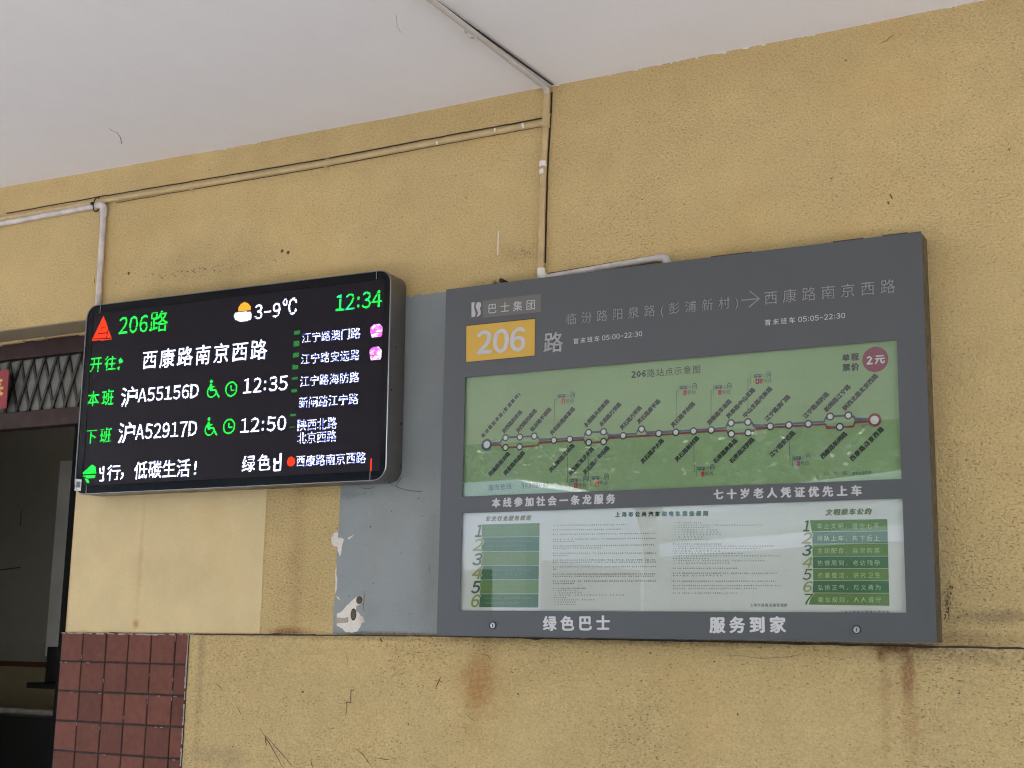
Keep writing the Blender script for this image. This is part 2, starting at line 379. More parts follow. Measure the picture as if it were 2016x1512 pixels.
# tiled pier: dark grout bed and single tiles
tw = (P(344.7, 1270, -.014).x-P(162.6, 1270, -.014).x)/4; th = (P(200, 1302.9, -.014).z-P(200, 1482.9, -.014).z)/3
ztop = P(250, 1246.5, -.014).z-.002
g = MB(); g.box(XT, XTR-.0015, -.010, 0, 0, ztop+.001); g.build('grout_bed', M_grout, wall)
g = MB(); g.box(XT, XJ+.002, 0.002, .24, 0, ztop-.004); g.build('pier_return', M_tile, wall)
J = .0062
def tile_mesh(wd, ht):
    g = MB(); c = .0018
    x0, x1, z0, z1 = 0, wd, -ht, 0
    fr = [(x0+c, -.014, z0+c), (x1-c, -.014, z0+c), (x1-c, -.014, z1-c), (x0+c, -.014, z1-c)]
    bk = [(x0, -.0125, z0), (x1, -.0125, z0), (x1, -.0125, z1), (x0, -.0125, z1)]; b2 = [(a, -.009, c_) for a, _, c_ in bk]
    g.add(fr+bk+b2, [(0, 1, 2, 3)]+[(i+4, (i+1)%4+4, (i+1)%4, i) for i in range(4)]+[(i+8, (i+1)%4+8, (i+1)%4+4, i+4) for i in range(4)])
    return g
xj = [XT]+[P(v, 1270, -.014).x for v in (162.6, 208.6, 252.5, 297.5, 344.7)]+[XTR-.0015]
cache = {}
for c in range(6):
    wd = round(xj[c+1]-xj[c]-J, 3)
    for r in range(16):
        ht = th-J
        z = ztop-r*th-(0 if r else 0)
        if z < .02: break
        if z-ht < 0: ht = z
        key = (wd, round(ht, 4))
        if key not in cache:
            o = tile_mesh(wd, ht).build('tile', M_tile, wall); cache[key] = o
        else:
            o = cache[key].copy(); COL.objects.link(o); o.parent = wall
        o.location = (xj[c]+J/2+random.uniform(-.0006, .0006), random.uniform(-.0006, .0005), z-(0 if r == 0 else 0)+random.uniform(-.0005, .0005))
        o.rotation_euler = (random.uniform(-.004, .004), 0, random.uniform(-.004, .004))
# mortar smears on the tiles' upper and right edges
g = MB(); r_ = random.Random(3)
x = XT
while x < XTR:
    L = r_.uniform(.01, .04); h = r_.uniform(.001, .005)
    g.sheet([(x, -.0146, ztop-h*r_.uniform(.2, 1)), (x+L, -.0146, ztop-h), (x+L, -.0146, ztop+.001), (x, -.0146, ztop+.001)]); x += L*r_.choice((1, 1, 1.6))
z = ztop
while z > .9:
    L = r_.uniform(.01, .035); h = r_.uniform(.001, .005)
    g.sheet([(XTR-.003-h, -.0146, z-L), (XTR-.0005, -.0146, z-L), (XTR-.0005, -.0146, z), (XTR-.003-h*r_.uniform(.2, 1), -.0146, z)]); z -= L*r_.choice((1, 1, 1.5))
for i in range(26):
    x = xj[r_.randint(1, 5)] if i % 2 else r_.uniform(XT, XTR); z = r_.uniform(1.3, ztop) if i % 2 else ztop-th*r_.randint(1, 4)+.0
    a, b = (.002, .012) if i % 2 else (.010, .002)
    g.sheet([(x-a*.6, -.0146, z-b*.5), (x+a*.5, -.0146, z-b*.6), (x+a*.6, -.0146, z+b*.5), (x-a*.5, -.0146, z+b*.4)])
g.build('mortar_smears', mat('mortar', (.36, .31, .27), .9, var=.2, vscale=60), wall)['kind'] = 'stuff'
# dirty joint along the ledge
g = MB(); x = XT+.01; zz = []
while x < 3.5:
    L = r_.uniform(.012, .05); zt = zl(x)+r_.uniform(-.0012, .0008); zb = zl(x)-.0035-r_.uniform(.0003, .0014)
    if r_.random() < .05: zb -= r_.uniform(.001, .004)
    if r_.random() < .07: zt += r_.uniform(.001, .003)
    zz.append((x, zb, zt)); x += L
for (a, b, c), (d, e, f) in zip(zz, zz[1:]): g.sheet([(a, -.0108, b), (d, -.0108, e), (d, -.0108, f), (a, -.0108, c)])
g.build('dirty_joint', M_grime_shade, wall)['kind'] = 'stuff'
# repainted smooth patch and blue-grey patch, thin coats with uneven edges
def rough_poly(px, y, n=14, amp=.0015, seed=1, edges=None):
    q = [P(a, b, y) for a, b in px]; r = random.Random(seed); out = []
    for i in range(len(q)):
        a, b = q[i], q[(i+1) % len(q)]
        d = b-a; nn = Vector((-d.z, 0, d.x)).normalized(); k = n if (edges is None or i in edges) else 1
        for j in range(k):
            t = j/k; o = r.uniform(-amp, amp)*(1 if r.random() < .75 else 2.5)
            p = a+d*t+nn*(o if j else 0); out.append((p.x, p.z))
    return out
g = MB(); g.prism(rough_poly([(132, 1243.5), (511, 1246.5), (527, 940), (153, 930)], -.0015, 10, .0006, 3, (1,)), -.0015, .001)
g.build('repainted_patch', M_smooth, wall)
g = MB(); g.prism(rough_poly([(655, 1247.5), (900, 1249), (905, 571), (690, 597)], -.003, 30, .0016, 5, (2, 3)), -.003, .001)
g.build('blue_grey_patch', M_blue, wall)
def patch(px, y, m, name, th_=.0008, parent=wall, **k):
    g = MB(); g.prism(rough_poly(px, y, 5 if name == 'flaked_patch' else 1, .0012, len(px)), y, y+th_); o = g.build(name, m, parent); return o
Z6 = lambda x, y: (560+x/3.979, 880+y/3.979)
patch([Z6(*q) for q in ((388, 670), (418, 668), (424, 715), (455, 712), (465, 735), (452, 770), (448, 800), (435, 855), (418, 825), (412, 782), (385, 778), (368, 755), (364, 720))], -.0040, M_white, 'flaked_patch')
patch([Z6(*q) for q in ((412, 1305), (445, 1290), (480, 1250), (540, 1195), (565, 1175), (600, 1180), (612, 1210), (590, 1235), (560, 1250), (560, 1285), (610, 1325), (628, 1365), (600, 1390), (575, 1440), (530, 1455), (480, 1452), (455, 1425), (410, 1400), (408, 1340))], -.0040, M_white, 'flaked_patch')
patch([Z6(*q) for q in ((408, 1335), (470, 1340), (500, 1330), (498, 1375), (408, 1382))], -.0046, mat('brown_tape', (.36, .29, .22), .6, var=.1), 'tape_strip')
patch([Z6(*q) for q in ((405, 1175), (418, 1172), (436, 1190), (432, 1200), (420, 1190))], -.0040, M_white, 'flaked_patch')
patch([Z6(*q) for q in ((495, 715), (520, 700), (544, 684), (535, 700), (505, 725))], -.0040, M_white, 'flaked_patch')
patch([Z6(*q) for q in ((400, 960), (408, 940), (412, 1090), (400, 1150))], -.0040, M_white, 'flaked_patch')
def hole(px, py, r, y=-.0048, sq=1.0, name='screw_hole'):
    q = P(px, py, y); g = MB(); n = 12
    v = [(q.x+math.cos(6.283*i/n)*r, y-.0004, q.z+math.sin(6.283*i/n)*r*sq) for i in range(n)]+[(q.x+math.cos(6.283*i/n)*r*1.25, y+.0006, q.z+math.sin(6.283*i/n)*r*1.25*sq) for i in range(n)]
    g.add(v, [tuple(range(n))], 0); g.add(v, [(i, i+n, (i+1) % n+n, (i+1) % n) for i in range(n)], 1)
    return g.build(name, [M_crack, M_grime_shade], wall)
hole(*Z6(585, 1200), .0095); hole(*Z6(540, 1312), .009, sq=1.7)
for a, b, r in ((253, 538, .0045), (555, 494, .005), (567, 497, .005)): hole(a, b, r, -.001)
# scratches, cracks and flecks drawn by dirt
g = MB()
def scr(px, w, y=-.0112, taper=True):
    q = []
    for (a, b), (c, d) in zip(px, px[1:]):
        k = max(2, int(math.hypot(c-a, d-b)/6))
        for i in range(k):
            t = i/k; p = P(a+(c-a)*t+random.uniform(-.7, .7), b+(d-b)*t+random.uniform(-.7, .7), y); q.append((p.x, p.z))
    p = P(*px[-1], y); q.append((p.x, p.z)); g.ribbon(q, w, y, taper=taper)
Z8 = lambda x, y: (400+x/3.36, 1230+y/3.36)
scr([Z8(*q) for q in ((985, 405), (1000, 418), (992, 438), (980, 430), (976, 485), (975, 515), (948, 512), (948, 560), (950, 580), (938, 600))], .0028)
scr([Z8(*q) for q in ((370, 680), (410, 740), (480, 860), (527, 945))], .0030); scr([Z8(*q) for q in ((415, 735), (490, 820), (600, 945))], .0026)
scr([Z8(*q) for q in ((410, 740), (420, 800))], .004); scr([Z8(*q) for q in ((75, 378), (140, 445))], .0015); scr([Z8(*q) for q in ((220, 540), (250, 592))], .0022)
scr([Z8(*q) for q in ((710, 895), (728, 950))], .003); scr([Z8(*q) for q in ((1000, 815), (1050, 850), (1120, 945))], .002)
scr([Z8(*q) for q in ((1570, 345), (1555, 385), (1540, 415))], .0035); scr([Z8(*q) for q in ((1560, 370), (1585, 380))], .002)
scr([Z8(*q) for q in ((1845, 190), (1885, 205), (1905, 240))], .0018); scr([Z8(*q) for q in ((1170, 90), (1185, 115))], .005); scr([Z8(*q) for q in ((945, 180), (960, 280))], .0012)
scr([Z8(*q) for q in ((1150, 880), (1200, 890), (1240, 895))], .002); scr([Z8(*q) for q in ((1740, 600), (1800, 640))], .0015)
scr([Z6(*q) for q in ((625, 1130), (622, 1200), (618, 1290))], .002, -.0042)
scr([Z6(*q) for q in ((633, 355), (628, 378))], .002, -.0042); scr([Z6(*q) for q in ((1140, 905), (1138, 1000))], .0012, -.0042)
scr([Z6(*q) for q in ((680, 620), (672, 632))], .004, -.0042); scr([Z6(*q) for q in ((975, 1305), (980, 1310))], .005, -.0042)
for a, b in ((1045, 398), (628, 768), (692, 1072), (910, 832), (835, 503), (498, 1166)): scr([Z6(a, b), Z6(a+8, b+2)], .0028, -.0042)
for a, b, r in ((594, 1361, .006), (1018, 1365, .004), (665, 1545, .004), (1985, 293, .004), (1663, 118, .004)): scr([(a, b), (a+4, b+2)], r, -.0112)
scr([(1760, 67), (1745, 80), (1732, 87)], .0022, -.0012); scr([(1752, 382), (1757, 392)], .004, -.0012); scr([(1748, 397), (1750, 402)], .005, -.0012)
scr([(185, 547), (186, 558)], .0025, -.0012)
for i in range(110):     # flecks and missing grains, denser near the ledge and the sign
    k = random.random()
    if k < .4: a, b, y = random.uniform(380, 2010), 1258+abs(random.gauss(0, 60)), -.0112
    elif k < .6: a, b, y = random.uniform(1862, 2010), random.uniform(900, 1262), -.0012
    else: a, b, y = random.uniform(20, 2000), random.uniform(300, 560), -.0012
    if y > -.01 and (b < 386-.19*a or (880 < a < 1850 and b > 570-.125*(a-880))): continue
    q = random.uniform(1.2, 4); scr([(a, b), (a+q, b+q*random.uniform(-.2, .9))], random.uniform(.0012, .0030), y)
for i in range(46):
    t = random.random(); a = 285+t*285; b = 545-t*38+random.gauss(0, 4); q = random.uniform(1.2, 4.5); scr([(a, b), (a+q, b+q*random.uniform(-.6, .9))], random.uniform(.0012, .0032), -.0012)
for i in range(40):
    a = random.choice((random.uniform(1380, 1620), random.uniform(1000, 1060))); b = (505 if a > 1300 else 500)+random.gauss(0, 8)-(a-1500)*.125*(a > 1300); q = random.uniform(1.2, 4)
    scr([(a, b), (a+q, b+q*random.uniform(-.6, .9))], random.uniform(.0012, .0028), -.0012)
for i in range(34):
    a = 1866+random.gauss(0, 3.5)-(i/34-.5)*8; b = 1150+i*2+random.gauss(0, 3); q = random.uniform(1.5, 5); scr([(a, b), (a+q*random.uniform(-.6, .4), b+q)], random.uniform(.0015, .004), -.0012)
for pl in (((1430, 1288), (1500, 1296), (1555, 1293), (1590, 1285)), ((1550, 1294), (1562, 1290)), ((1300, 1262), (1318, 1266))): scr(pl, .0011)
g.build('scratches', M_crack, wall)['kind'] = 'stuff'
g = MB(); q0, q1 = P(981, 455, -.0012), P(980, 502, -.0012); g.ribbon([(q0.x, q0.z), (q1.x, q1.z)], .0035, -.0012)
g.build('chalk_mark', M_chip, wall)
# peeling white paint under the ceiling edge
g = MB()
for i in range(34):
    a = random.choice((random.uniform(1190, 1330), random.uniform(430, 520), random.uniform(1080, 2000))); b = 386-.199*a if a > 1085 else 371.5-.1765*a
    q = P(a, b, -.0012); L = random.uniform(.004, .02); h = random.uniform(.002, .006); z = zc(q.x)
    g.sheet([(q.x, -.0012, z-h*.4), (q.x+L, -.0012, z-h), (q.x+L*1.3, -.0012, z+.002), (q.x, -.0012, z+.002)])
g.build('paint_drips', M_chip, wall)['kind'] = 'stuff'

# ------------------------------------------------------------------ conduits
RP = .0098
def saddle(pt, axis, parent, m):
    """a half-round clip over a pipe with two ears"""
    g = MB(); r = RP+.0025; n = 9; hw = .007
    prof = [(-r-.008, .0), (-r-.008, -.002)]+[(-math.cos(math.pi*i/(n-1))*r, -math.sin(math.pi*i/(n-1))*(r+.008)) for i in range(n)]+[(r+.008, -.002), (r+.008, 0)]
    prof = [(a, b) for a, b in prof]; v = []
    for s_ in (-hw, hw):
        for a, b in prof: v.append((pt[0]+(a if axis == 'z' else s_), b, pt[2]+(s_ if axis == 'z' else a)))
    k = len(prof); g.add(v, [(i, i+1, i+1+k, i+k) for i in range(k-1)]+[tuple(range(k)), tuple(range(2*k-1, k-1, -1))])
    return g.build('pipe_clip', m, parent)
yw = -RP-.001
cz = PZ(1078, 172, 3.29)
top_p = P(1077.5, 176, yw); tee = P(1075, 241, yw); low = P(1065, 543, yw)
cream = thing('cream_conduit', 'cream painted conduit down the yellow wall with a long branch running left', 'pipe')
g = MB(); g.tube([(top_p.x, yw, 3.3), P(1076, 215, yw), tee, P(1070, 330, yw), P(1067, 420, yw), P(1065, 530, yw)], RP); g.build('vertical_pipe', M_cream, cream, smooth=True)
g = MB(); g.tube([tee, P(860, 280, yw), P(640, 322, yw), P(380, 366, yw), P(205, 395, yw), P(0, 431.5, yw), P(-400, 502, yw)], RP); g.build('branch_pipe', M_cream, cream, smooth=True)
g = MB(); g.tube([P(1075.6, 226, yw), P(1074.6, 250, yw)], RP+.0022)
g.tube([P(1075.7, 224, yw), P(1075.6, 227.5, yw)], RP+.0032); g.tube([P(1074.7, 247, yw), P(1074.5, 251, yw)], RP+.0032)
g.tube([tee, P(1064, 243.2, yw)], RP+.0016); g.build('tee_fitting', M_cream, cream, smooth=True)
g = MB(); a = P(1073, 325, yw); g.tube([P(1069.5, 318, yw), P(1069, 328, yw)], RP+.002); g.tube([P(1068.5, 334, yw), P(1068.2, 343, yw)], RP+.0012); g.build('coupling', [M_chip], cream, smooth=True)
for q in ((640, 322), (376, 366.7)): saddle(P(*q, yw), 'x', cream, M_cream)
g = MB()
for q in ((1028, 247), (974, 257), (1030, 250), (860, 283)):
    p = P(*q, yw-RP-.0004); g.box(p.x-.0025, p.x+.0025, yw-RP-.0012, yw-RP*.8, p.z-.003, p.z+.008)
g.build('paint_chips', M_chip, cream)['kind'] = 'stuff'

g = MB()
def shade_line(pts, off, w_, y=-.0011):  # dark ribbon on the wall that paints the shade beside a pipe
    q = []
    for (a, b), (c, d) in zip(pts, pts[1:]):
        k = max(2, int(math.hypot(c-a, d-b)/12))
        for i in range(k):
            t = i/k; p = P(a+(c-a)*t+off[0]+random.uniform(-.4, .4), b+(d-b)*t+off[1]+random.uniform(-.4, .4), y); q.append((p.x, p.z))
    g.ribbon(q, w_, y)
shade_line([(1078, 182), (1075, 241), (1070, 330), (1067, 420), (1065, 530)], (8.6, 0), .0055); shade_line([(1078, 182), (1075, 241), (1070, 330), (1067, 420), (1065, 530)], (-5.6, 0), .0022)
shade_line([(1068, 241), (860, 279), (640, 321), (380, 365), (205, 394), (0, 430.5)], (0, -8.2), .0050); shade_line([(1068, 243), (860, 281), (640, 323), (380, 367), (215, 396)], (0, 5.8), .0025)
shade_line([(1075, 545), (1300, 507)], (0, -6), .003)
g.build('crevice_shade', M_grime_shade, wall)['kind'] = 'stuff'
cc = thing('ceiling_conduit', 'white painted conduit crossing the ceiling to the corner above the cream pipe', 'pipe')
zp = 3.305-RP-.001
pa, pb = PZ(700, -116, zp), PZ(1068, 172, zp)
path = [PZ(400, -350, zp), PZ(640, -160, zp), PZ(930, 62, zp), (top_p.x, yw-.02, zp), (top_p.x, yw, zp-.012), (top_p.x, yw, zp-.04)]
M_cpipe = mat('painted_pipe', (.52, .475, .43), .7, var=.08, vscale=12)
g = MB(); g.tube(bend(path, .012, 4), RP*.88); g.build('pipe', M_cpipe, cc, smooth=True)
g = MB(); zz_ = 3.3005  # dark strip on the ceiling, painted shade along the pipe's right side
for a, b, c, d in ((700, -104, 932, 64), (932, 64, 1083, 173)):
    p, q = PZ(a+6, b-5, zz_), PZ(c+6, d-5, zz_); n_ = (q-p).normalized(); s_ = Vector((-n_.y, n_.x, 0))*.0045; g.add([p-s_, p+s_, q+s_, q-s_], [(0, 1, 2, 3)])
g.build('crevice_shade', M_grime_shade, cc)
q = PZ(930, 66, zp); d = (Vector(path[3])-Vector(path[2])).normalized(); g = MB(); g.tube([q-d*.008, q+d*.008], RP+.004, 10); s_ = d.cross(Vector((0, 0, 1)))
for sg in (-1, 1): c0 = q+s_*sg*(RP+.006); g.box(c0.x-.007, c0.x+.007, c0.y-.007, c0.y+.007, zp+RP-.003, zp+RP+.003)
g.build('pipe_clip', M_cpipe, cc)

wc = thing('white_conduit', 'white plastic conduit under the cream pipe turning down into the top of the led screen', 'pipe')
y2 = -RP-.004
g = MB(); path = [P(-400, 512, y2), P(0, 441, y2), P(205, 402.5, y2), P(193, 600, y2), P(190, 640, y2)]
g.tube(bend(path, .022, 6), RP+.0006); g.build('pipe', M_pvc, wc, smooth=True)
g = MB(); c0 = P(205, 402.5, y2); dl = (P(0, 441, y2)-c0).normalized(); dd = (P(193, 600, y2)-c0).normalized()
g.tube(bend([c0+dl*.034, c0, c0+dd*.046], .022, 6), RP+.0032); g.build('elbow', M_pvc, wc, smooth=True)
g = MB(); c0 = P(191, 400, y2)
c0 = P(190, 402.5, y2); g.tube([Vector((c0.x+math.sin(t)*.004, c0.y+math.cos(t)*(RP+.005), c0.z+math.sin(t)*(RP*2.75))) for t in [i*.35 for i in range(19)]], .0024, 6)
g.box(c0.x-.009, c0.x, c0.y-RP-.012, c0.y-RP-.004, c0.z-.006, c0.z+.004)
settag(g.build('cable_tie', M_black), 'black cable tie binding the white conduit elbow to the cream pipe', 'cable tie')

w2 = thing('white_conduit', 'short white conduit sloping along the top edge of the grey route board', 'pipe')
g = MB(); path = [P(1065, 530, yw), P(1066, 548, yw), P(1312, 505, yw), P(1318, 560, yw)]
g.tube(bend(path, .018, 6), RP); g.build('pipe', M_pvc, w2, smooth=True)
g = MB(); g.tube(bend([P(1065, 529, yw), P(1066, 547, yw), P(1076, 545.5, yw)], .012, 5), RP+.003); g.build('elbow', M_chip, w2, smooth=True)
g = MB(); g.tube(bend([P(1296, 508, yw), P(1312, 505.3, yw), P(1316, 530, yw)], .02, 6), RP+.0028); g.build('elbow', M_pvc, w2, smooth=True)

# ------------------------------------------------------------------ lettering
_fc = {}
def text2d(body, offset=0.0, shear=0.0, res=1, space=1.0):
    key = (body, offset, shear, res, round(space, 4))
    if key in _fc: return _fc[key]
    c = bpy.data.curves.new('t', 'FONT'); c.body = body; c.offset = offset; c.shear = shear; c.resolution_u = res; c.space_character = space; c.fill_mode = 'FRONT'
    o = bpy.data.objects.new('t', c); COL.objects.link(o)
    dg = bpy.context.evaluated_depsgraph_get(); me = bpy.data.meshes.new_from_object(o.evaluated_get(dg))
    v = np.array([tuple(x.co)[:2] for x in me.vertices]); f = [tuple(p.vertices) for p in me.polygons]
    me.calc_loop_triangles(); tr = [tuple(t.vertices) for t in me.loop_triangles]
    bpy.data.meshes.remove(me); bpy.data.objects.remove(o); bpy.data.curves.remove(c)
    _fc[key] = (v, f, tr); return _fc[key]
def fit_text(body, w_, h_, **k):
    """text scaled to the ink box w_ x h_ with letter spacing chosen so glyphs keep their shape"""
    ext = lambda v: (v[:, 0].max()-v[:, 0].min())/(v[:, 1].max()-v[:, 1].min())
    if all(c in '0123456789:-AD' for c in body):        # digits drawn one by one in equal cells
        wt = {':': .55, '-': .95, 'A': 1.1, 'D': 1.12}; tot = sum(wt.get(c, 1) for c in body); cell = (w_+.16*w_/tot)/tot; x = -.08*cell
        v0, _, _ = text2d('０', **k); sx = .84*cell/(v0[:, 0].max()-v0[:, 0].min()); sy = h_/(v0[:, 1].max()-v0[:, 1].min()); b0 = v0[:, 1].min()
        V, F, T_ = [], [], []; n0 = 0
        for c in body:
            cw = wt.get(c, 1)*cell
            if c in ':-':
                q = min(cell*.13, h_*.075); rects = [(x+cw/2-q, h_*.18-q, x+cw/2+q, h_*.18+q), (x+cw/2-q, h_*.66-q, x+cw/2+q, h_*.66+q)] if c == ':' else [(x+cw*.12, h_*.40, x+cw*.88, h_*.50)]
                v = np.array([p for a, b_, c_, d in rects for p in ((a, b_), (c_, b_), (c_, d), (a, d))]); f = [tuple(range(4*i, 4*i+4)) for i in range(len(rects))]; tr = [t for i in range(len(rects)) for t in ((4*i, 4*i+1, 4*i+2), (4*i, 4*i+2, 4*i+3))]
            else:
                v, f, tr = text2d(chr(ord(c)+0xFEE0), **k); v = v.copy(); mid = (v[:, 0].max()+v[:, 0].min())/2
                s2 = min(sx, .9*cw/(v[:, 0].max()-v[:, 0].min())); v[:, 0] = (v[:, 0]-mid)*s2+x+cw/2; v[:, 1] = (v[:, 1]-b0)*sy
            V.append(v); F += [tuple(i+n0 for i in q) for q in f]; T_ += [tuple(i+n0 for i in q) for q in tr]; n0 += len(v); x += cw
        return np.vstack(V), F, T_
    v, f, tr = text2d(body, **k); t = w_/h_; e1 = ext(v)
    if len(body) > 1 and t > e1*1.03:
        v2, _, _ = text2d(body, space=1.5, **k); e2 = ext(v2); sp = min(2.6, 1+.5*(t-e1)/max(1e-6, e2-e1)); v, f, tr = text2d(body, space=sp, **k)
    v = v.copy(); v[:, 0] = (v[:, 0]-v[:, 0].min())/(v[:, 0].max()-v[:, 0].min())*w_; v[:, 1] = (v[:, 1]-v[:, 1].min())/(v[:, 1].max()-v[:, 1].min())*h_
    return v, f, tr
BOLD = ((-1, 0), (1, 0), (0, -1), (0, 1))
def stroke(g, v, f, d, A, mi, y):
    """thicken glyphs with overlapping copies a hair apart in depth"""
    if d < .001: g.add([A(p[0], p[1], y) for p in v], f, mi); return
    for k, (i, j) in enumerate(BOLD): g.add([A(p[0]+i*d, p[1]+j*d*.7, y+k*.00004) for p in v], f, mi)
def put_text(g, body, BL, BR, TL, y, mi=0, bold=.012, shear=0, res=1, dx=0, dz=0, fitw=None):
    """ink box given by three photo pixels on the plane y"""
    a, b, t = P(*BL, y), P(*BR, y), P(*TL, y)
    ex = Vector((b.x-a.x, b.z-a.z)); W = ex.length; ex.normalize(); ez = Vector((-ex.y, ex.x)); H = (t.x-a.x)*ez.x+(t.z-a.z)*ez.y
    d = max(0, bold)*H*1.15; v, f, tr = fit_text(body, W-2*d, H-1.4*d, shear=shear, res=res)
    stroke(g, v, f, d, lambda p, q, yy: (a.x+dx+(p+d)*ex.x+(q+.7*d)*ez.x, yy, a.z+dz+(p+d)*ex.y+(q+.7*d)*ez.y), mi, y)
def put_line(g, body, A, B, h, y, mi=0, bold=.02):
    """text along the centre line A-B (photo pixels), ink height h in metres"""
    a, b = P(*A, y), P(*B, y); ex = Vector((b.x-a.x, b.z-a.z)); W = ex.length; ex.normalize(); ez = Vector((-ex.y, ex.x))
    d = bold*h*1.2; v, f, tr = fit_text(body, W-2*d, h-1.4*d)
    stroke(g, v, f, d, lambda p, q, yy: (a.x+(p+d)*ex.x+(q+.7*d-h/2)*ez.x, yy, a.z+(p+d)*ex.y+(q+.7*d-h/2)*ez.y), mi, y)
def xz(pts, y): return [(q.x, q.z) for q in (P(a, b, y) for a, b in pts)]

# ------------------------------------------------------------------ the grey route board
YF = -.078
sign = thing('route_board', 'large grey metal bus route board with green line map and white rules sheet', 'sign')
cTL, cTR, cBR, cBL = [P(*q, YF) for q in ((878.6, 572.1), (1813.3, 452.9), (1844.5, 1266), (859.5, 1250.4))]
X0 = (cTL.x+cBL.x)/2; X1 = (cTR.x+cBR.x)/2; Z0 = (cBL.z+cBR.z)/2-.0005; Z1 = (cTL.z+cTR.z)/2
wm = [P(*q, YF) for q in ((915.8, 743.4), (1765.6, 668.3), (1774.5, 942.4), (909.8, 977.9))]
mx0, mx1, mz0, mz1 = (wm[0].x+wm[3].x)/2, (wm[1].x+wm[2].x)/2, (wm[2].z+wm[3].z)/2, (wm[0].z+wm[1].z)/2
wr = [P(*q, YF) for q in ((909.9, 1009.5), (1775.8, 982), (1785.1, 1206.6), (904.2, 1201.7))]
rx0, rx1, rz0, rz1 = (wr[0].x+wr[3].x)/2, (wr[1].x+wr[2].x)/2, (wr[2].z+wr[3].z)/2, (wr[0].z+wr[1].z)/2
g = MB(); T = .003
def plate(g, x0, x1, z0, z1): g.box(x0, x1, YF, YF+T, z0, z1)
g.box(X0, X1, YF, YF+T, mz1, Z1); g.box(X0, X1, YF, YF+T, rz1, mz0); g.box(X0, X1, YF, YF+T, Z0, rz0)
g.box(X0, mx0, YF, YF+T, mz0, mz1); g.box(mx1, X1, YF, YF+T, mz0, mz1); g.box(X0, rx0, YF, YF+T, rz0, rz1); g.box(rx1, X1, YF, YF+T, rz0, rz1)
g.build('face_plate', M_grey, sign)
g = MB(); e = .0015
g.box(X0+e, X1-e, YF+T, -.004, Z0+e, Z0+.02); g.box(X0+e, X1-e, YF+T, -.004, Z1-.02, Z1-e); g.box(X0+e, X0+.02, YF+T, -.004, Z0+.02, Z1-.02); g.box(X1-.02, X1-e, YF+T, -.004, Z0+.02, Z1-.02)
g.box(X0+.02, X1-.02, -.03, -.02, Z0+.02, Z1-.02)
g.build('housing', M_greyside, sign)
g = MB(); g.box(X1-.024, X1+.0006, YF-.0008, YF-.0001, Z0, Z1); g.box(X0+.02, X1-.03, YF-.0007, YF-.0001, Z0-.0004, Z0+.004)
g.build('folded_edge', M_grey, sign)
# two black soot marks near the top edge
g = MB()
for a, b, c, d in ((1738, 466, 1787, 459.8), (1640, 480, 1700, 472), (1400, 509, 1480, 499)):
    p, q = P(a, b, YF), P(c, d, YF); g.box(p.x, q.x, YF-.001, YF+.002, Z1-.0005, Z1+.0018)
g.build('edge_dirt', M_grime_shade, sign)['kind'] = 'stuff'
# locks
for a, b, r in ((970.3, 1231.2, .0112), (1686.6, 1239.8, .0112)):
    q = P(a, b, YF); g = MB(); n = 20
    for (r1, y1), (r2, y2), mi in (((r, YF-.0002), (r*.97, YF-.003), 1), ((r*.97, YF-.003), (r*.78, YF-.003), 1), ((r*.78, YF-.003), (r*.72, YF-.0018), 1), ((r*.72, YF-.0018), (.0001, YF-.0022), 0)):
        v = [(q.x+math.cos(6.2832*i/n)*r1, y1, q.z+math.sin(6.2832*i/n)*r1) for i in range(n)]+[(q.x+math.cos(6.2832*i/n)*r2, y2, q.z+math.sin(6.2832*i/n)*r2) for i in range(n)]
        g.add(v, [(i, (i+1) % n, (i+1) % n+n, i+n) for i in range(n)], mi)
    o = g.build('lock', [M_steel, M_edge_shade], sign)
    g = MB(); g.box(q.x-.0012, q.x+.0012, YF-.0029, YF-.0020, q.z-.0045, q.z+.0045); g.build('keyhole', M_black, o)

YL = YF-.0006
def sign_text(body, BL, BR, TL, m, bold=.012, name='lettering', y=YL, parent=sign, shear=0, res=2, edge=None, dx=0):
    g = MB(); put_text(g, body, BL, BR, TL, y, 0, bold, shear, res, dx)
    mats = [m]
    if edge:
        put_text(g, body, BL, BR, TL, y+.0003, 1, bold+.018, shear, res, -.0018, .0012); mats.append(edge)  # offset dark copy: painted edge shade on cut-outs, outline on printed titles
    return g.build(name, mats, parent)
Z5 = lambda x, y: (860+x/4.032, 520+y/4.032)
Z6b = lambda x, y: (1340+x/3.877, 440+y/3.877)
# logo of two curved leaves
g = MB()
left = [(275, 305), (305, 302), (296, 325), (296, 350), (303, 370), (308, 395), (300, 418), (275, 420)]
right = [(345, 303), (325, 300), (310, 318), (308, 342), (318, 362), (326, 385), (322, 405), (313, 418), (335, 412), (348, 395), (348, 370), (340, 352), (349, 335), (351, 318)]
for pl in (left, right):
    q = xz([Z5(*p) for p in pl], YL); g.prism(q, YL, YL+.0004, 0)
    q = [(a-.0015, b+.001) for a, b in xz([Z5(*p) for p in pl], YL)]; g.prism(q, YL+.0003, YL+.0005, 1)  # shifted dark copy paints the shade at the logo's edges
g.build('logo', [M_cut2, M_edge_shade], sign)
q = xz([Z5(*p) for p in ((365, 430), (825, 380), (828, 236), (365, 291))], YF)
np_ = MB(); np_.prism(q, YF-.0012, YF-.0001); plate_o = np_.build('name_plate', M_nameplate, sign)
sign_text('巴士集团', (961.2, 618), (1053, 609.3), (961.2, 598), M_letter, .016, y=YF-.0018, parent=plate_o)
q = xz(((917.5, 713.5), (1053, 700.6), (1054.2, 627.1), (918.3, 641.5)), YF)
npl = MB(); npl.prism(q, YF-.0010, YF-.0001); num_o = npl.build('number_plate', M_orange, sign)
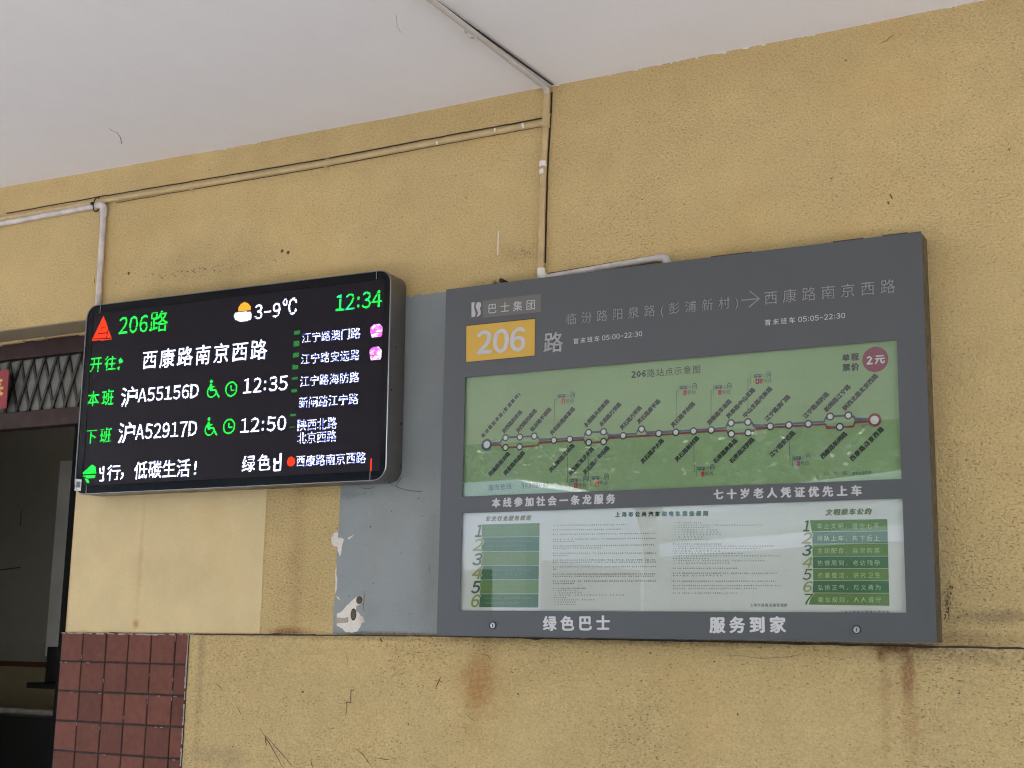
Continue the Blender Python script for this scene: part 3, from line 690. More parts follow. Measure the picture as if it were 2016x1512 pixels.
g = MB(); e = [(a, b) for a, b in q]; e.append(e[0]); g.ribbon(e, .0016, YF-.0011); g.build('plate_seam', M_edge_shade, num_o)
sign_text('206', (937.4, 698.6), (1034.9, 690.8), (938.6, 651.4), M_letter, .038, y=YF-.0018, parent=num_o, res=4)
sign_text('路', (1069.6, 694.9), (1108, 692.0), (1070.3, 655.2), mat('worn_cut_out', (.33, .32, .32), .5, var=.3, vscale=45), .018, edge=M_edge_shade)
sign_text('临汾路阳泉路(彭浦新村)', (1115, 643), (1453.5, 609), (1115, 617.5), M_cut, .004, edge=M_edge_shade)
sign_text('西康路南京西路', (1505, 600), (1762.5, 576), (1504.3, 573.5), M_cut, .004, edge=M_edge_shade)
g = MB()
for dxx, yy, mi in ((0, YL, 0), (-.0015, YL+.0003, 1)):  # second pass is a shifted dark copy, the arrow's painted edge shade
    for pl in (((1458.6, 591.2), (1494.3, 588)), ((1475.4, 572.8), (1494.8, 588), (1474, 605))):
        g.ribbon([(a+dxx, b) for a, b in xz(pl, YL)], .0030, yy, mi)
g.build('arrow', [M_cut, M_edge_shade], sign)
sign_text('首末班车', (1129, 677.8), (1180.5, 672), (1129, 666.3), M_white_l, .02); sign_text('05:00-22:30', (1185, 670.8), (1264.8, 661.8), (1185, 660.2), M_white_l, .035)
sign_text('首末班车', (1505.6, 641.4), (1565.5, 636), (1505.6, 629.0), M_white_l, .02); sign_text('05:05-22:30', (1571, 634.5), (1664.5, 626.3), (1571, 623.5), M_white_l, .035)
sign_text('本线参加社会一条龙服务', (967.9, 999.8), (1211.6, 991.6), (967.9, 980.5), M_letter, .045)
sign_text('七十岁老人凭证优先上车', (1404.5, 983.8), (1697.2, 976.3), (1404.5, 963), M_letter, .045)
sign_text('绿色巴士', (1068.6, 1242.4), (1201.2, 1241.6), (1069, 1212.4), M_white_l, .040)
sign_text('服务到家', (1396.6, 1246.9), (1548, 1246.5), (1397, 1213.9), M_white_l, .042)

# ---- map sheet, behind glass
YM = YF+.010
g = MB(); g.box(mx0-.008, mx1+.008, YM, YM+.002, mz0-.008, mz1+.008); mp = g.build('map_sheet', M_mapink, sign)
YP = YM-.0006
def U(px): return px
g = MB()
blue = [(967.9, 872), (984.8, 871), (989.3, 863), (994, 861.3), (1052, 858.8), (1059, 861), (1062.5, 865.6), (1090, 864.3), (1149, 861.3), (1151.8, 853), (1156, 851.5), (1188.2, 850), (1195.5, 852.8), (1197.9, 857), (1226.8, 855.4), (1252.7, 853.8), (1255.7, 846.8), (1261, 845), (1268, 845.4), (1271.2, 848), (1273.2, 852.4), (1330.5, 848.8), (1400.2, 844.8), (1428.3, 842.3), (1432.3, 834.9), (1438, 832.6), (1474, 831), (1480.9, 832.6), (1483.9, 838.3), (1515.6, 836.6), (1591, 832.2), (1622.8, 830.3), (1625.9, 822.2), (1632, 820.3), (1672, 817.6), (1681, 820.4), (1683.7, 825.6), (1714, 824.4)]
red = [(967.9, 876.4), (984.8, 876), (988.4, 881.2), (995, 881.4), (1022.9, 880), (1058, 877.6), (1061.6, 871.6), (1090, 869.8), (1149, 865.8), (1152.1, 871.5), (1159, 871.8), (1188.2, 870), (1195.5, 867), (1198.6, 862.2), (1226.8, 860.4), (1296.8, 856.5), (1400.2, 848.8), (1430.3, 847.4), (1433.3, 853.4), (1440, 854.4), (1473, 852.6), (1481.9, 851), (1484.9, 844), (1515.6, 841.9), (1591, 836.9), (1624.9, 835), (1628, 842), (1653.2, 841.2), (1679.9, 839.6), (1683.1, 830.8), (1714, 829.2)]
# blue and red line strips
g = MB(); g.ribbon(xz(blue, YP), .0056, YP); g.build('route_line', M_navy, mp)
g = MB(); g.ribbon(xz(red, YP), .0056, YP+.0001); g.build('route_line', M_red, mp)
st = [(995.2, 862.1), (1023.4, 860.4), (1051.8, 858.6), (1090.4, 866.8), (1121.8, 864.8), (1158.8, 851.4), (1188.2, 850), (1226.8, 857.8), (995.2, 881), (1022.9, 879.6), (1159, 871), (1188.2, 869.3),
      (1263, 844.8), (1296.8, 853.4), (1330.5, 851.2), (1365.4, 848.8), (1400.2, 846.6), (1439.2, 832.9), (1472.4, 831), (1439.8, 854.2), (1473, 851.8), (1516.3, 839.4), (1553.1, 836.8), (1591.4, 834.5), (1634.4, 820.1), (1670.2, 817.8), (1653.2, 840.4)]
g = MB(); g.disc(0, 0, .0108, 0, 20, 0, .0068); g.disc(0, 0, .0068, 0, 20, 1)
first = None
for a, b in st:
    q = P(a, b, YP-.0004)
    if first is None: first = o = g.build('station_marker', [M_ink, M_white_l], mp)
    else: o = first.copy(); COL.objects.link(o); o.parent = mp
    o.location = q
for (a, b, R1, R2, m) in ((958.2, 875.5, .0178, .0105, M_navy), (1721.8, 826.8, .0175, .0110, M_red)):
    g = MB(); g.disc(0, 0, R1, 0, 28, 0, R2); g.disc(0, 0, R2, 0, 28, 1); o = g.build('terminal_marker', [m, M_white_l], mp); o.location = P(a, b, YP-.0006)
labels_up = [('临汾路阳泉路(彭浦新村)', (949.1, 860.4), (1023.2, 774.6)), ('汾西路阳泉路', (989.3, 851.4), (1026.8, 808.6)), ('汾西路阳曲路', (1017, 850.5), (1055.4, 805.9)), ('临汾路平顺路', (1045.5, 847.9), (1083.9, 803.2)),
    ('共和新路闻喜路', (1083.9, 855), (1130.4, 802.3)), ('永和路共和新路', (1150.9, 839.8), (1198.2, 787.1)), ('永和路万荣路', (1181.3, 838), (1221.4, 793.4)), ('灵石路万荣路', (1222, 844.8), (1261.7, 800.2)),
    ('灵石路原平路', (1255.7, 832.9), (1298.4, 787.3)), ('灵石路平利路', (1322.2, 839.9), (1366.8, 792.3)), ('岚皋路华池路', (1393.6, 834.9), (1438.3, 787.3)), ('岚皋路中山北路', (1431.3, 822), (1484.9, 764.5)),
    ('中山北路光新路', (1464, 820), (1518.6, 762.5)), ('江宁路澳门路', (1507.4, 827.1), (1554, 778.4)), ('江宁路海防路', (1582.5, 821.8), (1630.2, 773.1)), ('新闸路江宁路', (1623.8, 809.1), (1672.5, 758.3)), ('陕西北路北京西路', (1660.8, 805.9), (1726.5, 737.1)),
    ('阳曲路临汾路', (963.4, 935.4), (1002.7, 890.7)), ('闻喜路阳曲路', (992.9, 933.6), (1032.1, 888.9)), ('共和新路江场路', (1082.1, 928.2), (1129.5, 874.6)), ('共和新路汶水路', (1120.5, 934.5), (1167.9, 880.9)),
    ('灵石路共和新路', (1149.1, 932.7), (1198.2, 879.1)), ('灵石路沪太路', (1262.7, 911.3), (1305.3, 864.7)), ('灵石路新村路', (1330.1, 907.3), (1374.8, 859.7)), ('石泉路岚皋路', (1405.5, 910.3), (1450.2, 864.7)),
    ('石泉路汉阴路', (1437.3, 910.3), (1483.9, 862.7)), ('江宁路安远路', (1515.9, 898), (1563.5, 849.3)), ('西康路新闸路', (1616.4, 901.2), (1666.1, 851.4)), ('西康路南京西路', (1674.6, 905.4), (1738.1, 841.9))]
for body, A, B in labels_up:
    g = MB(); put_line(g, body, A, B, .0155, YP-.0002, bold=.060); g.build('station_name', M_ink, mp)
def pt(body, BL, BR, TL, m, bold=.015, name='lettering', parent=None, y=None, shear=0, res=1, edge=None):
    return sign_text(body, BL, BR, TL, m, bold, name, (YP-.0003 if y is None else y), parent or mp, shear, res, edge)
pt('206', (1242.8, 744.6), (1272.5, 742.2), (1242.8, 730.6), M_ink, .05); pt('路站点示意图', (1273.5, 743.5), (1379, 735.2), (1273.5, 726.6), M_ink, .03)
pt('单程', (1657.9, 712.2), (1691.5, 709.4), (1657.7, 697.2), M_ink, .05); pt('票价', (1658.5, 731.9), (1692, 729.6), (1658.4, 716.4), M_ink, .05)
g = MB(); q = P(1723.1, 707.6, YP); g.disc(q.x, q.z, .0335, YP, 40); fare = g.build('fare_disc', M_wine, mp)
pt('2', (1705.8, 718.4), (1719, 717.4), (1705.4, 701.0), M_white_l, .06); pt('元', (1722.5, 717.0), (1742.8, 715.2), (1722.2, 700.2), M_white_l, .045)
pt('服务热线：', (961.6, 966.2), (1012, 962.8), (961.6, 954.2), M_ink, .03); pt('36303630', (1026, 962.4), (1080.4, 960.2), (1026, 951), M_ink, .03)
# interchange tags: bracket, bus and train icons, line numbers
def tag_icon(bx, by, nums, leader, wide=None):
    g = MB(); yy = YP-.0003
    px = lambda pts: xz(pts, yy)
    sl_ = -.055
    def R_(x0, y0, x1, y1, mi=0):
        g.sheet([(q.x, yy-(0 if mi < 9 else 0), q.z) for q in (P(bx+x0, by+y1+sl_*x0, yy), P(bx+x1, by+y1+sl_*x1, yy), P(bx+x1, by+y0+sl_*x1, yy), P(bx+x0, by+y0+sl_*x0, yy))], mi)
    g.ribbon(px([(bx, by-1), (bx+.2, by+20)]), .0009, yy, 1)
    g.ribbon(px(leader), .0009, yy, 1)
    s = {1: 0, 2: 0, 3: 9}[len(nums)]; k = 2+(s and 5)
    R_(k, 1, k+15, 2.2); R_(k, 5, k+15, 6.6); R_(k, 1, k+1.2, 6); R_(k+13.6, 1, k+15, 6)
    for i in range(4): R_(k+2+i*3, 2, k+3.2+i*3, 5)
    R_(k+2.2, 6.4, k+5, 8); R_(k+10, 6.4, k+12.8, 8)
    R_(k+17.5, 2.4, k+22.5, 3.2, 1); R_(k+17.5, 5, k+22.5, 5.8, 1)
    t0 = k+25
    R_(t0, -1, t0+1.3, 7.5); R_(t0+7, -1, t0+8.3, 7.5); R_(t0+1, -3, t0+7.3, -1.6); R_(t0+2.6, .5, t0+5.6, 1.6); R_(t0+2.6, 4, t0+5.6, 5); R_(t0+2.4, 1, t0+3.3, 5); R_(t0+5, 1, t0+5.9, 5)
    R_(t0+.6, 7, t0+2.4, 8.6); R_(t0+6, 7, t0+7.8, 8.6)
    o = g.build('interchange_symbol', [M_navy, M_ink2], mp)
    x = bx+(9 if len(nums) < 3 else 3)
    for n_, m, mc in nums:
        g = MB(); y0 = by+9.3+sl_*(x-bx)
        a = [P(x, y0+10.4, yy), P(x+6.6, y0+10.0, yy), P(x+6.6, y0, yy), P(x, y0+.4, yy)]
        g.sheet([tuple(q) for q in a], 0)
        put_text(g, n_, (x+1.4, y0+8.9), (x+5.2, y0+8.7), (x+1.4, y0+2), yy-.0003, 1, .03)
        g.build('line_number', [m, mc], mp); x += 7.2
    g = MB(); ye = by+19.2+sl_*(x-bx); put_text(g, '号线', (x+.6, ye), (x+17, ye-1.0), (x+.6, ye-9), yy, 0, .004); g.build('lettering', M_ink2, mp)
RW = (M_red2, M_white_l); RK = (M_red2, M_ink)
tag_icon(1096.4, 776, [('1', *RW)], [(1096.4, 785.5), (1092, 786), (1090.7, 853)])
tag_icon(1336.4, 759, [('7', *RK)], [(1336.4, 768.3), (1331.6, 768.6), (1331, 838)])
tag_icon(1404.9, 758.5, [('7', *RK)], [(1404.9, 767.6), (1400, 768), (1400, 836)])
tag_icon(1477.3, 736.7, [('3', M_gold, M_ink), ('4', mat('purple_black_ink', (.04, .02, .06)), M_white_l), ('7', *RK)], [(1477.3, 745.2), (1472.6, 745.6), (1472.4, 822)])
tag_icon(1371.2, 919, [('7', *RK)], [(1371, 929), (1366.8, 929.2), (1365.8, 870)])
tag_icon(1559.9, 898.3, [('13', M_magenta, M_ink)], [(1559.9, 908), (1555.4, 908.4), (1553.5, 858)])
tag_icon(1121.4, 942, [('1', *RW)], [(1121.4, 950), (1117, 950.3), (1117.4, 876)])
tag_icon(1163, 937.2, [('1', *RW)], [(1163, 946), (1158.4, 946.3), (1158.6, 884)])
g = MB(); g.ribbon(xz([(968.2, 866.8), (978.2, 866), (974.6, 861.6)], YP), .0014, YP-.0002); g.build('direction_mark', M_navy, mp)
g = MB(); g.ribbon(xz([(1709, 836.5), (1695.6, 837.2), (1701.5, 842.4)], YP), .0016, YP-.0002); g.build('direction_mark', M_red, mp)
pt('换乘轨道交通', (1678, 936.4), (1715.5, 934), (1678, 929.2), M_ink2, .0)
pt('公交站', (1622, 936.4), (1668, 934.4), (1622, 929.2), M_ink2, .0)

# ---- rules sheet
YR = YF+.010; YQ = YR-.0006
g = MB(); g.box(rx0-.008, rx1+.008, YR, YR+.002, rz0-.008, rz1+.008); rs = g.build('rules_sheet', M_paper, sign)
def rt(body, BL, BR, TL, m, bold=.015, name='lettering', y=YQ-.0004, shear=0, edge=None, res=1): return sign_text(body, BL, BR, TL, m, bold, name, y, rs, shear, res, edge)
Z4 = lambda x, y: (890+x/4.917, 980+y/4.917)
Z7 = lambda x, y: (1540+x/4.876, 980+y/4.876)
Z9 = lambda x, y: (1280+x/5.2125, 980+y/5.2125)
rt('公交行业服务规范', Z4(332, 231), Z4(772, 222), Z4(332, 180), M_olive, .04, shear=.25, edge=M_titleol)
rt('文明乘车公约', Z7(418, 176), Z7(868, 165), Z7(418, 112), M_olive, .04, shear=.25, edge=M_titleol)
rt('上海市公共汽车和电车乘坐规则', (1210.7, 1018.4), (1394.1, 1016.2), (1210.7, 1007.6), M_numdark, .07)
ly = [(258, 245), (383, 378), (522, 519), (660, 657), (796, 795), (933, 932), (1063, 1066)]
lx = [290, 287, 283, 279, 275, 270, 262]
for i in range(6):
    g = MB(); a = [Z4(lx[i], ly[i][0]), Z4(846-i*2, ly[i][1]), Z4(844-i*2, ly[i+1][1]-4), Z4(lx[i+1], ly[i+1][0]-4)]
    g.prism(xz(a[::-1], YQ), YQ, YQ+.0004); g.build('rule_band', M_lgreen if i % 2 == 0 else M_dgreen, rs)
ntl = [(218, 288, 258, 382), (200, 300, 395, 515), (198, 293, 535, 655), (190, 290, 668, 790), (186, 282, 803, 926), (185, 275, 936, 1060)]
def num(n_, box, Z, dark):
    x0, x1, y0, y1 = box; g = MB()
    put_text(g, n_, Z(x0, y1), Z(x1, y1), Z(x0, y0), YQ-.0006, 0, .03, .25, 3); put_text(g, n_, Z(x0-5, y1+4), Z(x1+6, y1+4), Z(x0-5, y0-4), YQ-.0004, 1, .05, .25, 3)
    g.build('item_number', [M_numdark if dark else M_olive, M_palegreen], rs)
for i, b in enumerate(ntl): num(str(i+1), b, Z4, i % 2 == 0)
faint = [('车辆整洁准点运行，文明行车安全礼让，服务热情规范周到', '自觉维护公共交通良好秩序'), ('规范佩戴服务标志，使用文明用语主动报清线路站名', '关心乘客，及时回答乘客询问，做到有问必答'), ('车厢整洁卫生设施完好有效，营运秩序良好', None),
         ('主动照顾老弱病残孕乘客，耐心、细致、周到服务', '文明待客，礼貌服务'), ('遵守交通法规安全行驶，不抢道不争先', '进站停车，依次停靠站点'), ('服从调度准时发车，认真执行行车时刻，不误班次', '妥善保管乘客遗失物品，及时上交处理')]
for i, (a, b) in enumerate(faint):
    y = ly[i][1]
    ln = [(a, 335-i*3, 800-i*8, y+52 if b else y+72)]+([(b, 335-i*3, 640+((i*53) % 130), y+97)] if b else [])
    for t_, xa, xb, yb in ln: rt(t_, Z4(xa, yb), Z4(xb, yb-2), Z4(xa, yb-20), M_faint, .0)
ryl = [215, 328, 446, 563, 680, 797, 915, 1030]; ryr = [205, 320, 440, 563, 680, 799, 918, 1040]; rxl = [265, 285, 290, 292, 296, 298, 290, 255]
for i in range(7):
    g = MB(); a = [Z7(rxl[i], ryl[i]), Z7(1008+i*3, ryr[i]), Z7(1011+i*3, ryr[i+1]-4), Z7(rxl[i+1], ryl[i+1]-4)]
    g.prism(xz(a[::-1], YQ), YQ, YQ+.0004); g.build('rule_band', M_lgreen if i % 2 == 0 else M_dgreen, rs)
nr = [(197, 262, 215, 325), (187, 290, 333, 442), (192, 285, 450, 558), (192, 295, 568, 672), (198, 292, 682, 790), (203, 300, 802, 905), (212, 312, 920, 1028)]
for i, b in enumerate(nr): num(str(i+1), b, Z7, i % 2 == 0)
rtx = ['举止文明，遵守七不', '排队上车，先下后上', '主动配合，自觉购票', '热情周到，老幼残孕', '衣着整洁，讲究卫生', '弘扬正气，见义勇为', '乘车规则，人人遵守']
for i, t_ in enumerate(rtx):
    yb = 302+i*117.5+i*.6; rt(t_, Z7(330+i*2, yb), Z7(933+i*3, yb-2), Z7(330+i*2, yb-58), M_palegreen, .04)
rt('上海市精神文明建设委员会', Z7(557, 1112), Z7(1030, 1114), Z7(557, 1080), M_ink2, .008)
rt('上海市道路运输管理局', Z9(1022, 1118), Z9(1408, 1120), Z9(1022, 1082), M_ink, .05)
L1 = [(268, 1700, '第一条 为维护公共汽车和电车乘坐秩序,保障乘客安全,根据有关规定,制定本规则。'), (312, 1645, '第二条 凡在本市乘坐公共汽车和电车的乘客应当遵守本规则,主动维护乘坐秩序。'),
 (356, 1980, '第三条 乘客应当在站点候车区内依次排队候车,待车辆停稳后先下后上,照顾老幼病残孕乘客,不得争抢上下车。'), (404, 1985, '第四条 老、幼、病、残、孕乘客和怀抱婴儿者优先上、下车,其他乘客应当主动让座,驾驶员售票员应当协助安排座位。'), (424, 1200, '不得妨碍他人正常乘车。'),
 (468, 1970, '第五条 乘坐上车前应当备好零钱车费,乘车时主动投币刷卡购票,妥善保管车票以备查验,禁止携带易燃易爆危险物品。'), (490, 1455, '乘客应当注意安全,扶好坐稳,看管好随身携带的物品。'),
 (538, 1985, '第六条 学龄前儿童乘车应当由成年人带领上、下车,车辆行驶中不得与驾驶员闲谈,不得将身体伸出窗外,不得随意走动。'), (558, 1125, '以免影响行车安全。'),
 (604, 1975, '第七条 乘坐上车后应当主动向车厢内移动,不得在车门处逗留,不得吸烟、随地吐痰、乱扔杂物,不得躺卧、占座、兜售。'), (626, 1990, '乘坐无人售票车应当按照票价自行投币,不设找零,乘坐多级票价线路应当说明到达站点,按规定购票。'),
 (670, 1985, '第八条 乘客可以免费带领身高一点三米(含一点三米)以下儿童乘坐,超过的应当购票乘车,超过两名的按超过人数购票。'), (693, 1010, '购票。'),
 (740, 1975, '第九条 车辆第一次故障,中途停驶等,乘客可以免费换乘后续同线路同方向车辆,驾驶员售票员应当安排,不得拒绝和再次收费。'), (762, 1965, '如因道路堵塞等原因,车辆需要绕道行驶时,应当事先告知乘客并做好安排,乘客应当给予理解和配合。'),
 (808, 1985, '第十条 不得携带超大超重、易燃、易爆等危险物品和动物乘车,发现违反规定者,应当劝其下车并按照有关规定处理。'), (830, 1190, '拒不改正的可以拒绝提供服务。'),
 (878, 1300, '第十一条 乘客应当遵守下列文明行为规范:'), (900, 1235, '(一)候车排队、先下后上;'), (922, 1270, '(二)主动让座给老人孕妇;'), (944, 1680, '(三)爱护车辆、车厢内的设施和环境卫生,不乱涂乱画;'), (966, 1110, '(四)不在车内饮食;'), (990, 1390, '(五)不妨碍驾驶员安全行车、遵守交通秩序;'), (1011, 1210, '(六)服从驾驶员的管理;'), (1034, 1215, '(七)其他应当遵守的规定。')]
g = MB()
for y, xe, t_ in L1:
    x0 = 975; A, B, C_ = Z4(x0, y+8-(1 if y < 600 else 0)), Z4(xe, y+8-12*(xe-x0)/1010*(1 if y < 500 else .2)), Z4(x0, y-8)
    put_text(g, t_, A, B, C_, YQ-.0002, 0, .035)
g.build('rules_text', M_ink, rs)
L2 = [(257, 535, '(八)吸烟、随地吐痰、乱扔杂物;'), (282, 1160, '(九)在车厢内追逐打闹、大声喧哗、赤膊、踩踏座位等影响他人正常乘坐的行为;'), (306, 620, '(十)在车厢内从事擦鞋等营利活动;'), (330, 700, '(十一)在车厢内散发广告、卖报卖唱;'), (354, 720, '(十二)在车厢内乞讨、兜售商品;'), (378, 745, '(十三)在车厢内大声播放音响设备;'), (404, 560, '(十四)携带宠物上车;'), (428, 620, '(十五)其他影响安全和秩序的行为。'),
 (475, 740, '第十二条 有下列情形之一的乘客,禁止乘坐公共汽车和电车:'), (497, 1280, '(一)携带易燃、易爆、有毒等危险物品以及其他可能危害乘客人身和财产安全的违禁物品的乘客;'), (521, 1150, '(二)醉酒者、精神病患者无人监护或者有其他可能影响公共安全情形的;'), (547, 740, '(三)赤膊者、衣着严重不洁者;'), (572, 965, '(四)携带超长超宽超重物品或者超过规定数量行李者;'), (597, 1345, '(五)携带犬类等动物者(警犬和导盲犬除外),或者携带家禽家畜等影响乘车环境卫生的活体动物;'), (622, 620, '以及其他影响公共卫生的物品;'), (647, 1185, '(六)携带重量超过十千克、体积超过零点零六立方米、长度超过一点七米物品的乘客;'), (672, 830, '(七)拒绝、阻碍驾驶员和管理人员执行职务的乘客。'),
 (724, 905, '第十三条 乘客应当爱护车辆和公共设施,损坏设施的应当照价赔偿。'), (775, 1315, '第十四条 乘客因违反有关规定影响行车安全和秩序的,驾驶员、售票员可以劝阻制止,劝阻无效的可以要求其下车。'), (800, 760, '情节严重的,由公安机关依法处理。'),
 (856, 1290, '第十五条 乘客对线路站点服务质量有意见的,可以向经营单位或者交通行政管理部门投诉,受理单位应当答复。'), (902, 1340, '第十六条 违反本规则造成他人人身伤害或者财产损失的,应当依法承担责任;构成犯罪的,依法追究刑事责任,由公安'), (932, 1110, '机关依法处理。对违反本规则的行为,管理人员应当及时予以劝阻和制止,维护乘车秩序。'), (978, 905, '第十七条 本规则自2021年12月28日起施行,有效期至2026年12月27日。')]
g = MB()
for y, xe, t_ in L2:
    x0 = 232; A, B, C_ = Z9(x0, y+8), Z9(xe, y+8+(4 if y < 700 else 0)*0), Z9(x0, y-8)
    put_text(g, t_, A, B, C_, YQ-.0002, 0, .035)
g.build('rules_text', M_ink, rs)
# panes
g = MB(); g.box(mx0-.006, mx1+.006, YF+.0035, YF+.0065, mz0-.006, mz1+.006); g.build('glass_pane', M_glass, sign)
g = MB(); g.box(rx0-.006, rx1+.006, YF+.0035, YF+.0065, rz0-.006, rz1+.006); g.build('glass_pane', M_glass, sign)
# two old wall plugs above the board
for a, b, m, lb in ((974, 556, M_cream, 'cream pipe stub standing up behind the top left edge of the grey board'), (990.5, 554, M_grime_shade, 'dark bolt end behind the top left edge of the grey board')):
    q = P(a, b, -.03); g = MB(); g.tube([(q.x, -.045, q.z), (q.x, 0, q.z)], .0068, 12); g.tube([(q.x, -.047, q.z), (q.x, -.044, q.z)], .0045, 12); settag(g.build('wall_bolt', m, smooth=True), lb, 'bolt')

# ------------------------------------------------------------------ the led screen
YS = -.098
scr_ = thing('led_screen', 'black led arrival display showing green and white characters in a grey metal case', 'display')
co = [P(*q, YS) for q in ((171.5, 602.3), (770.9, 528.7), (759.3, 945.6), (144.8, 974.5))]    # TL TR BR BL
c2 = [(q.x, q.z) for q in co]
def rrect(c, inset, r, n=7):
    """rounded quadrilateral from corners TL TR BR BL"""
    cen = (sum(p[0] for p in c)/4, sum(p[1] for p in c)/4); out = []
    cc_ = [(p[0]-math.copysign(inset, p[0]-cen[0]), p[1]-math.copysign(inset, p[1]-cen[1])) for p in c]
    angs = [(math.pi, math.pi/2), (math.pi/2, 0), (0, -math.pi/2), (-math.pi/2, -math.pi)]
    for p, (a0, a1) in zip(cc_, angs):
        o = (p[0]-math.copysign(r, p[0]-cen[0]), p[1]-math.copysign(r, p[1]-cen[1])); out += arc(o, r, a0, a1, n)
    return out
def loft(g, loops, ys, mi=0):
    n = len(loops[0])
    for k in range(len(loops)-1):
        v = [(x, ys[k], z) for x, z in loops[k]]+[(x, ys[k+1], z) for x, z in loops[k+1]]
        g.add(v, [(i, i+n, (i+1) % n+n, (i+1) % n) for i in range(n)], mi)
g = MB(); r0 = .045
A = rrect(c2, 0, r0); A1 = rrect(c2, .0012, r0)
loft(g, [A, rrect(c2, -.0004, r0), rrect(c2, .002, r0-.001), rrect(c2, .008, r0-.004)], [YS+.001, YS+.004, -.008, -.004])
g.build('housing', M_house, scr_, smooth=True)
g = MB(); loft(g, [A, A1, rrect(c2, .0027, r0-.002), rrect(c2, .0034, r0-.002)], [YS+.001, YS-.0008, YS-.0008, YS+.002]); g.build('rim', M_rim, scr_, smooth=True)
BZ = YS+.003
act = [P(*q, BZ) for q in ((184.5, 618.5), (757, 549.5), (747.5, 926.8), (161.5, 956.5))]; ac = [(q.x, q.z) for q in act]
g = MB(); loft(g, [rrect(c2, .003, r0-.002), rrect(ac, .0, .0005)], [BZ, BZ]); g.build('bezel', M_bezel, scr_)
g = MB(); g.prism(ac[::-1], BZ+.0015, BZ+.004); board = g.build('led_board', M_led, scr_)
g = MB()
for a, b in (((198.5, 600), (196.5, 616)), ((741.5, 532.5), (741, 549)), ((170, 956), (169, 973)), ((728.5, 928), (728, 945))):
    p, q = P(*a, YS+.0005), P(*b, YS+.0005); g.ribbon([(p.x, p.z), (q.x, q.z)], .0022, YS+.0006)
g.build('glass_seam', mat('seam', (.3, .29, .28), .5), scr_)

E_w = emis('led_white', (.90, .93, 1.0), 4, (.45, .55, 1.0), 130); E_ws = emis('led_white_small', (.85, .88, 1.0), 3, (.12, .18, .9), 150)
E_g = emis('led_green', (.012, .60, .035), 2.4, (.02, .8, .09), 90); E_gt = emis('led_green_time', (.015, .6, .05), 2.4, (.02, .7, .20), 40)
E_r = emis('led_red', (1.0, .05, .015), 1.6); E_m = emis('led_magenta', (.9, .10, .85), 2.2, (1, .75, 1), 90); E_o = emis('led_orange', (1.0, .35, .03), 1.8)
E_dg = emis('led_dim_green', (.03, .20, .05), 1.4); E_c = emis('led_cloud', (.75, .92, 1.0), 1.7)
YE = BZ+.0008; PITCH = .0026
def raster(g, v, tr, drop=0, seed=0):
    """light the led cells whose centre lies in the triangles"""
    cells = set(); v = np.asarray(v)
    for t in tr:
        a, b, c = v[t[0]], v[t[1]], v[t[2]]
        i0, i1 = int(math.floor(min(a[0], b[0], c[0])/PITCH)), int(math.ceil(max(a[0], b[0], c[0])/PITCH)); j0, j1 = int(math.floor(min(a[1], b[1], c[1])/PITCH)), int(math.ceil(max(a[1], b[1], c[1])/PITCH))
        d = (b[1]-c[1])*(a[0]-c[0])+(c[0]-b[0])*(a[1]-c[1])
        if abs(d) < 1e-14: continue
        for i in range(i0, i1+1):
            for j in range(j0, j1+1):
                x, y = (i+.5)*PITCH, (j+.5)*PITCH
                l1 = ((b[1]-c[1])*(x-c[0])+(c[0]-b[0])*(y-c[1]))/d; l2 = ((c[1]-a[1])*(x-c[0])+(a[0]-c[0])*(y-c[1]))/d
                if l1 >= -.02 and l2 >= -.02 and l1+l2 <= 1.02: cells.add((i, j))
    s_ = PITCH*.46
    for i, j in sorted(cells):
        if drop and (j+seed) % 17 == 5: continue
        x, z = (i+.5)*PITCH, (j+.5)*PITCH
        g.add([(x-s_, YE, z-s_), (x+s_, YE, z-s_), (x+s_, YE, z+s_), (x-s_, YE, z+s_)], [(0, 1, 2, 3)])
SL = None
def led_text(body, BL, BR, TL, m, bold=.012, label=None):
    a, b, t = P(*BL, YE), P(*BR, YE), P(*TL, YE); g = MB()
    W = b.x-a.x; H = t.z-a.z; d = bold*.45*H; v, f, tr = fit_text(body, W-2*d, H-2*d, res=2); sk = (b.z-a.z)/W; v = v+d; n_ = len(v)
    allv = np.vstack([np.column_stack([v[:, 0]+i*d+a.x, v[:, 1]+j*d+a.z+v[:, 0]*sk]) for i, j in BOLD])
    raster(g, allv, [tuple(q+k*n_ for q in t) for k in range(4) for t in tr], 1, int(a.x*97)%13)
    return g.build('led_lettering', m, scr_)
def led_poly(g, pts):
    q = np.array([(p.x, p.z) for p in (P(a, b, YE) for a, b in pts)]); raster(g, q, [(0, i, i+1) for i in range(1, len(q)-1)])
def led_bar(g, a, b, w_):
    a, b = P(*a, YE), P(*b, YE); A_, B_ = Vector((a.x, a.z)), Vector((b.x, b.z)); d = (B_-A_).normalized()*1; n = Vector((-d.y, d.x))*w_/2
    raster(g, np.array([A_-n, B_-n, B_+n, A_+n]), [(0, 1, 2), (0, 2, 3)])
def led_ring(g, c, r0_, r1_, n=24, a0=0, a1=6.2832):
    c = P(*c, YE); v = []
    for i in range(n+1):
        t = a0+(a1-a0)*i/n; v += [(c.x+math.cos(t)*r0_, c.z+math.sin(t)*r0_), (c.x+math.cos(t)*r1_, c.z+math.sin(t)*r1_)]
    tr = []
    for i in range(n): tr += [(2*i, 2*i+1, 2*i+3), (2*i, 2*i+3, 2*i+2)]
    raster(g, np.array(v), tr)
led_text('206', (233.6, 658.5), (290.5, 653.7), (235.2, 624.5), E_g, .016); led_text('路', (293.5, 654.5), (329.5, 651.5), (294.5, 614), E_g, .014)
led_text('开往', (176.8, 733), (227.7, 728.5), (177.5, 703.5), E_g, .012)
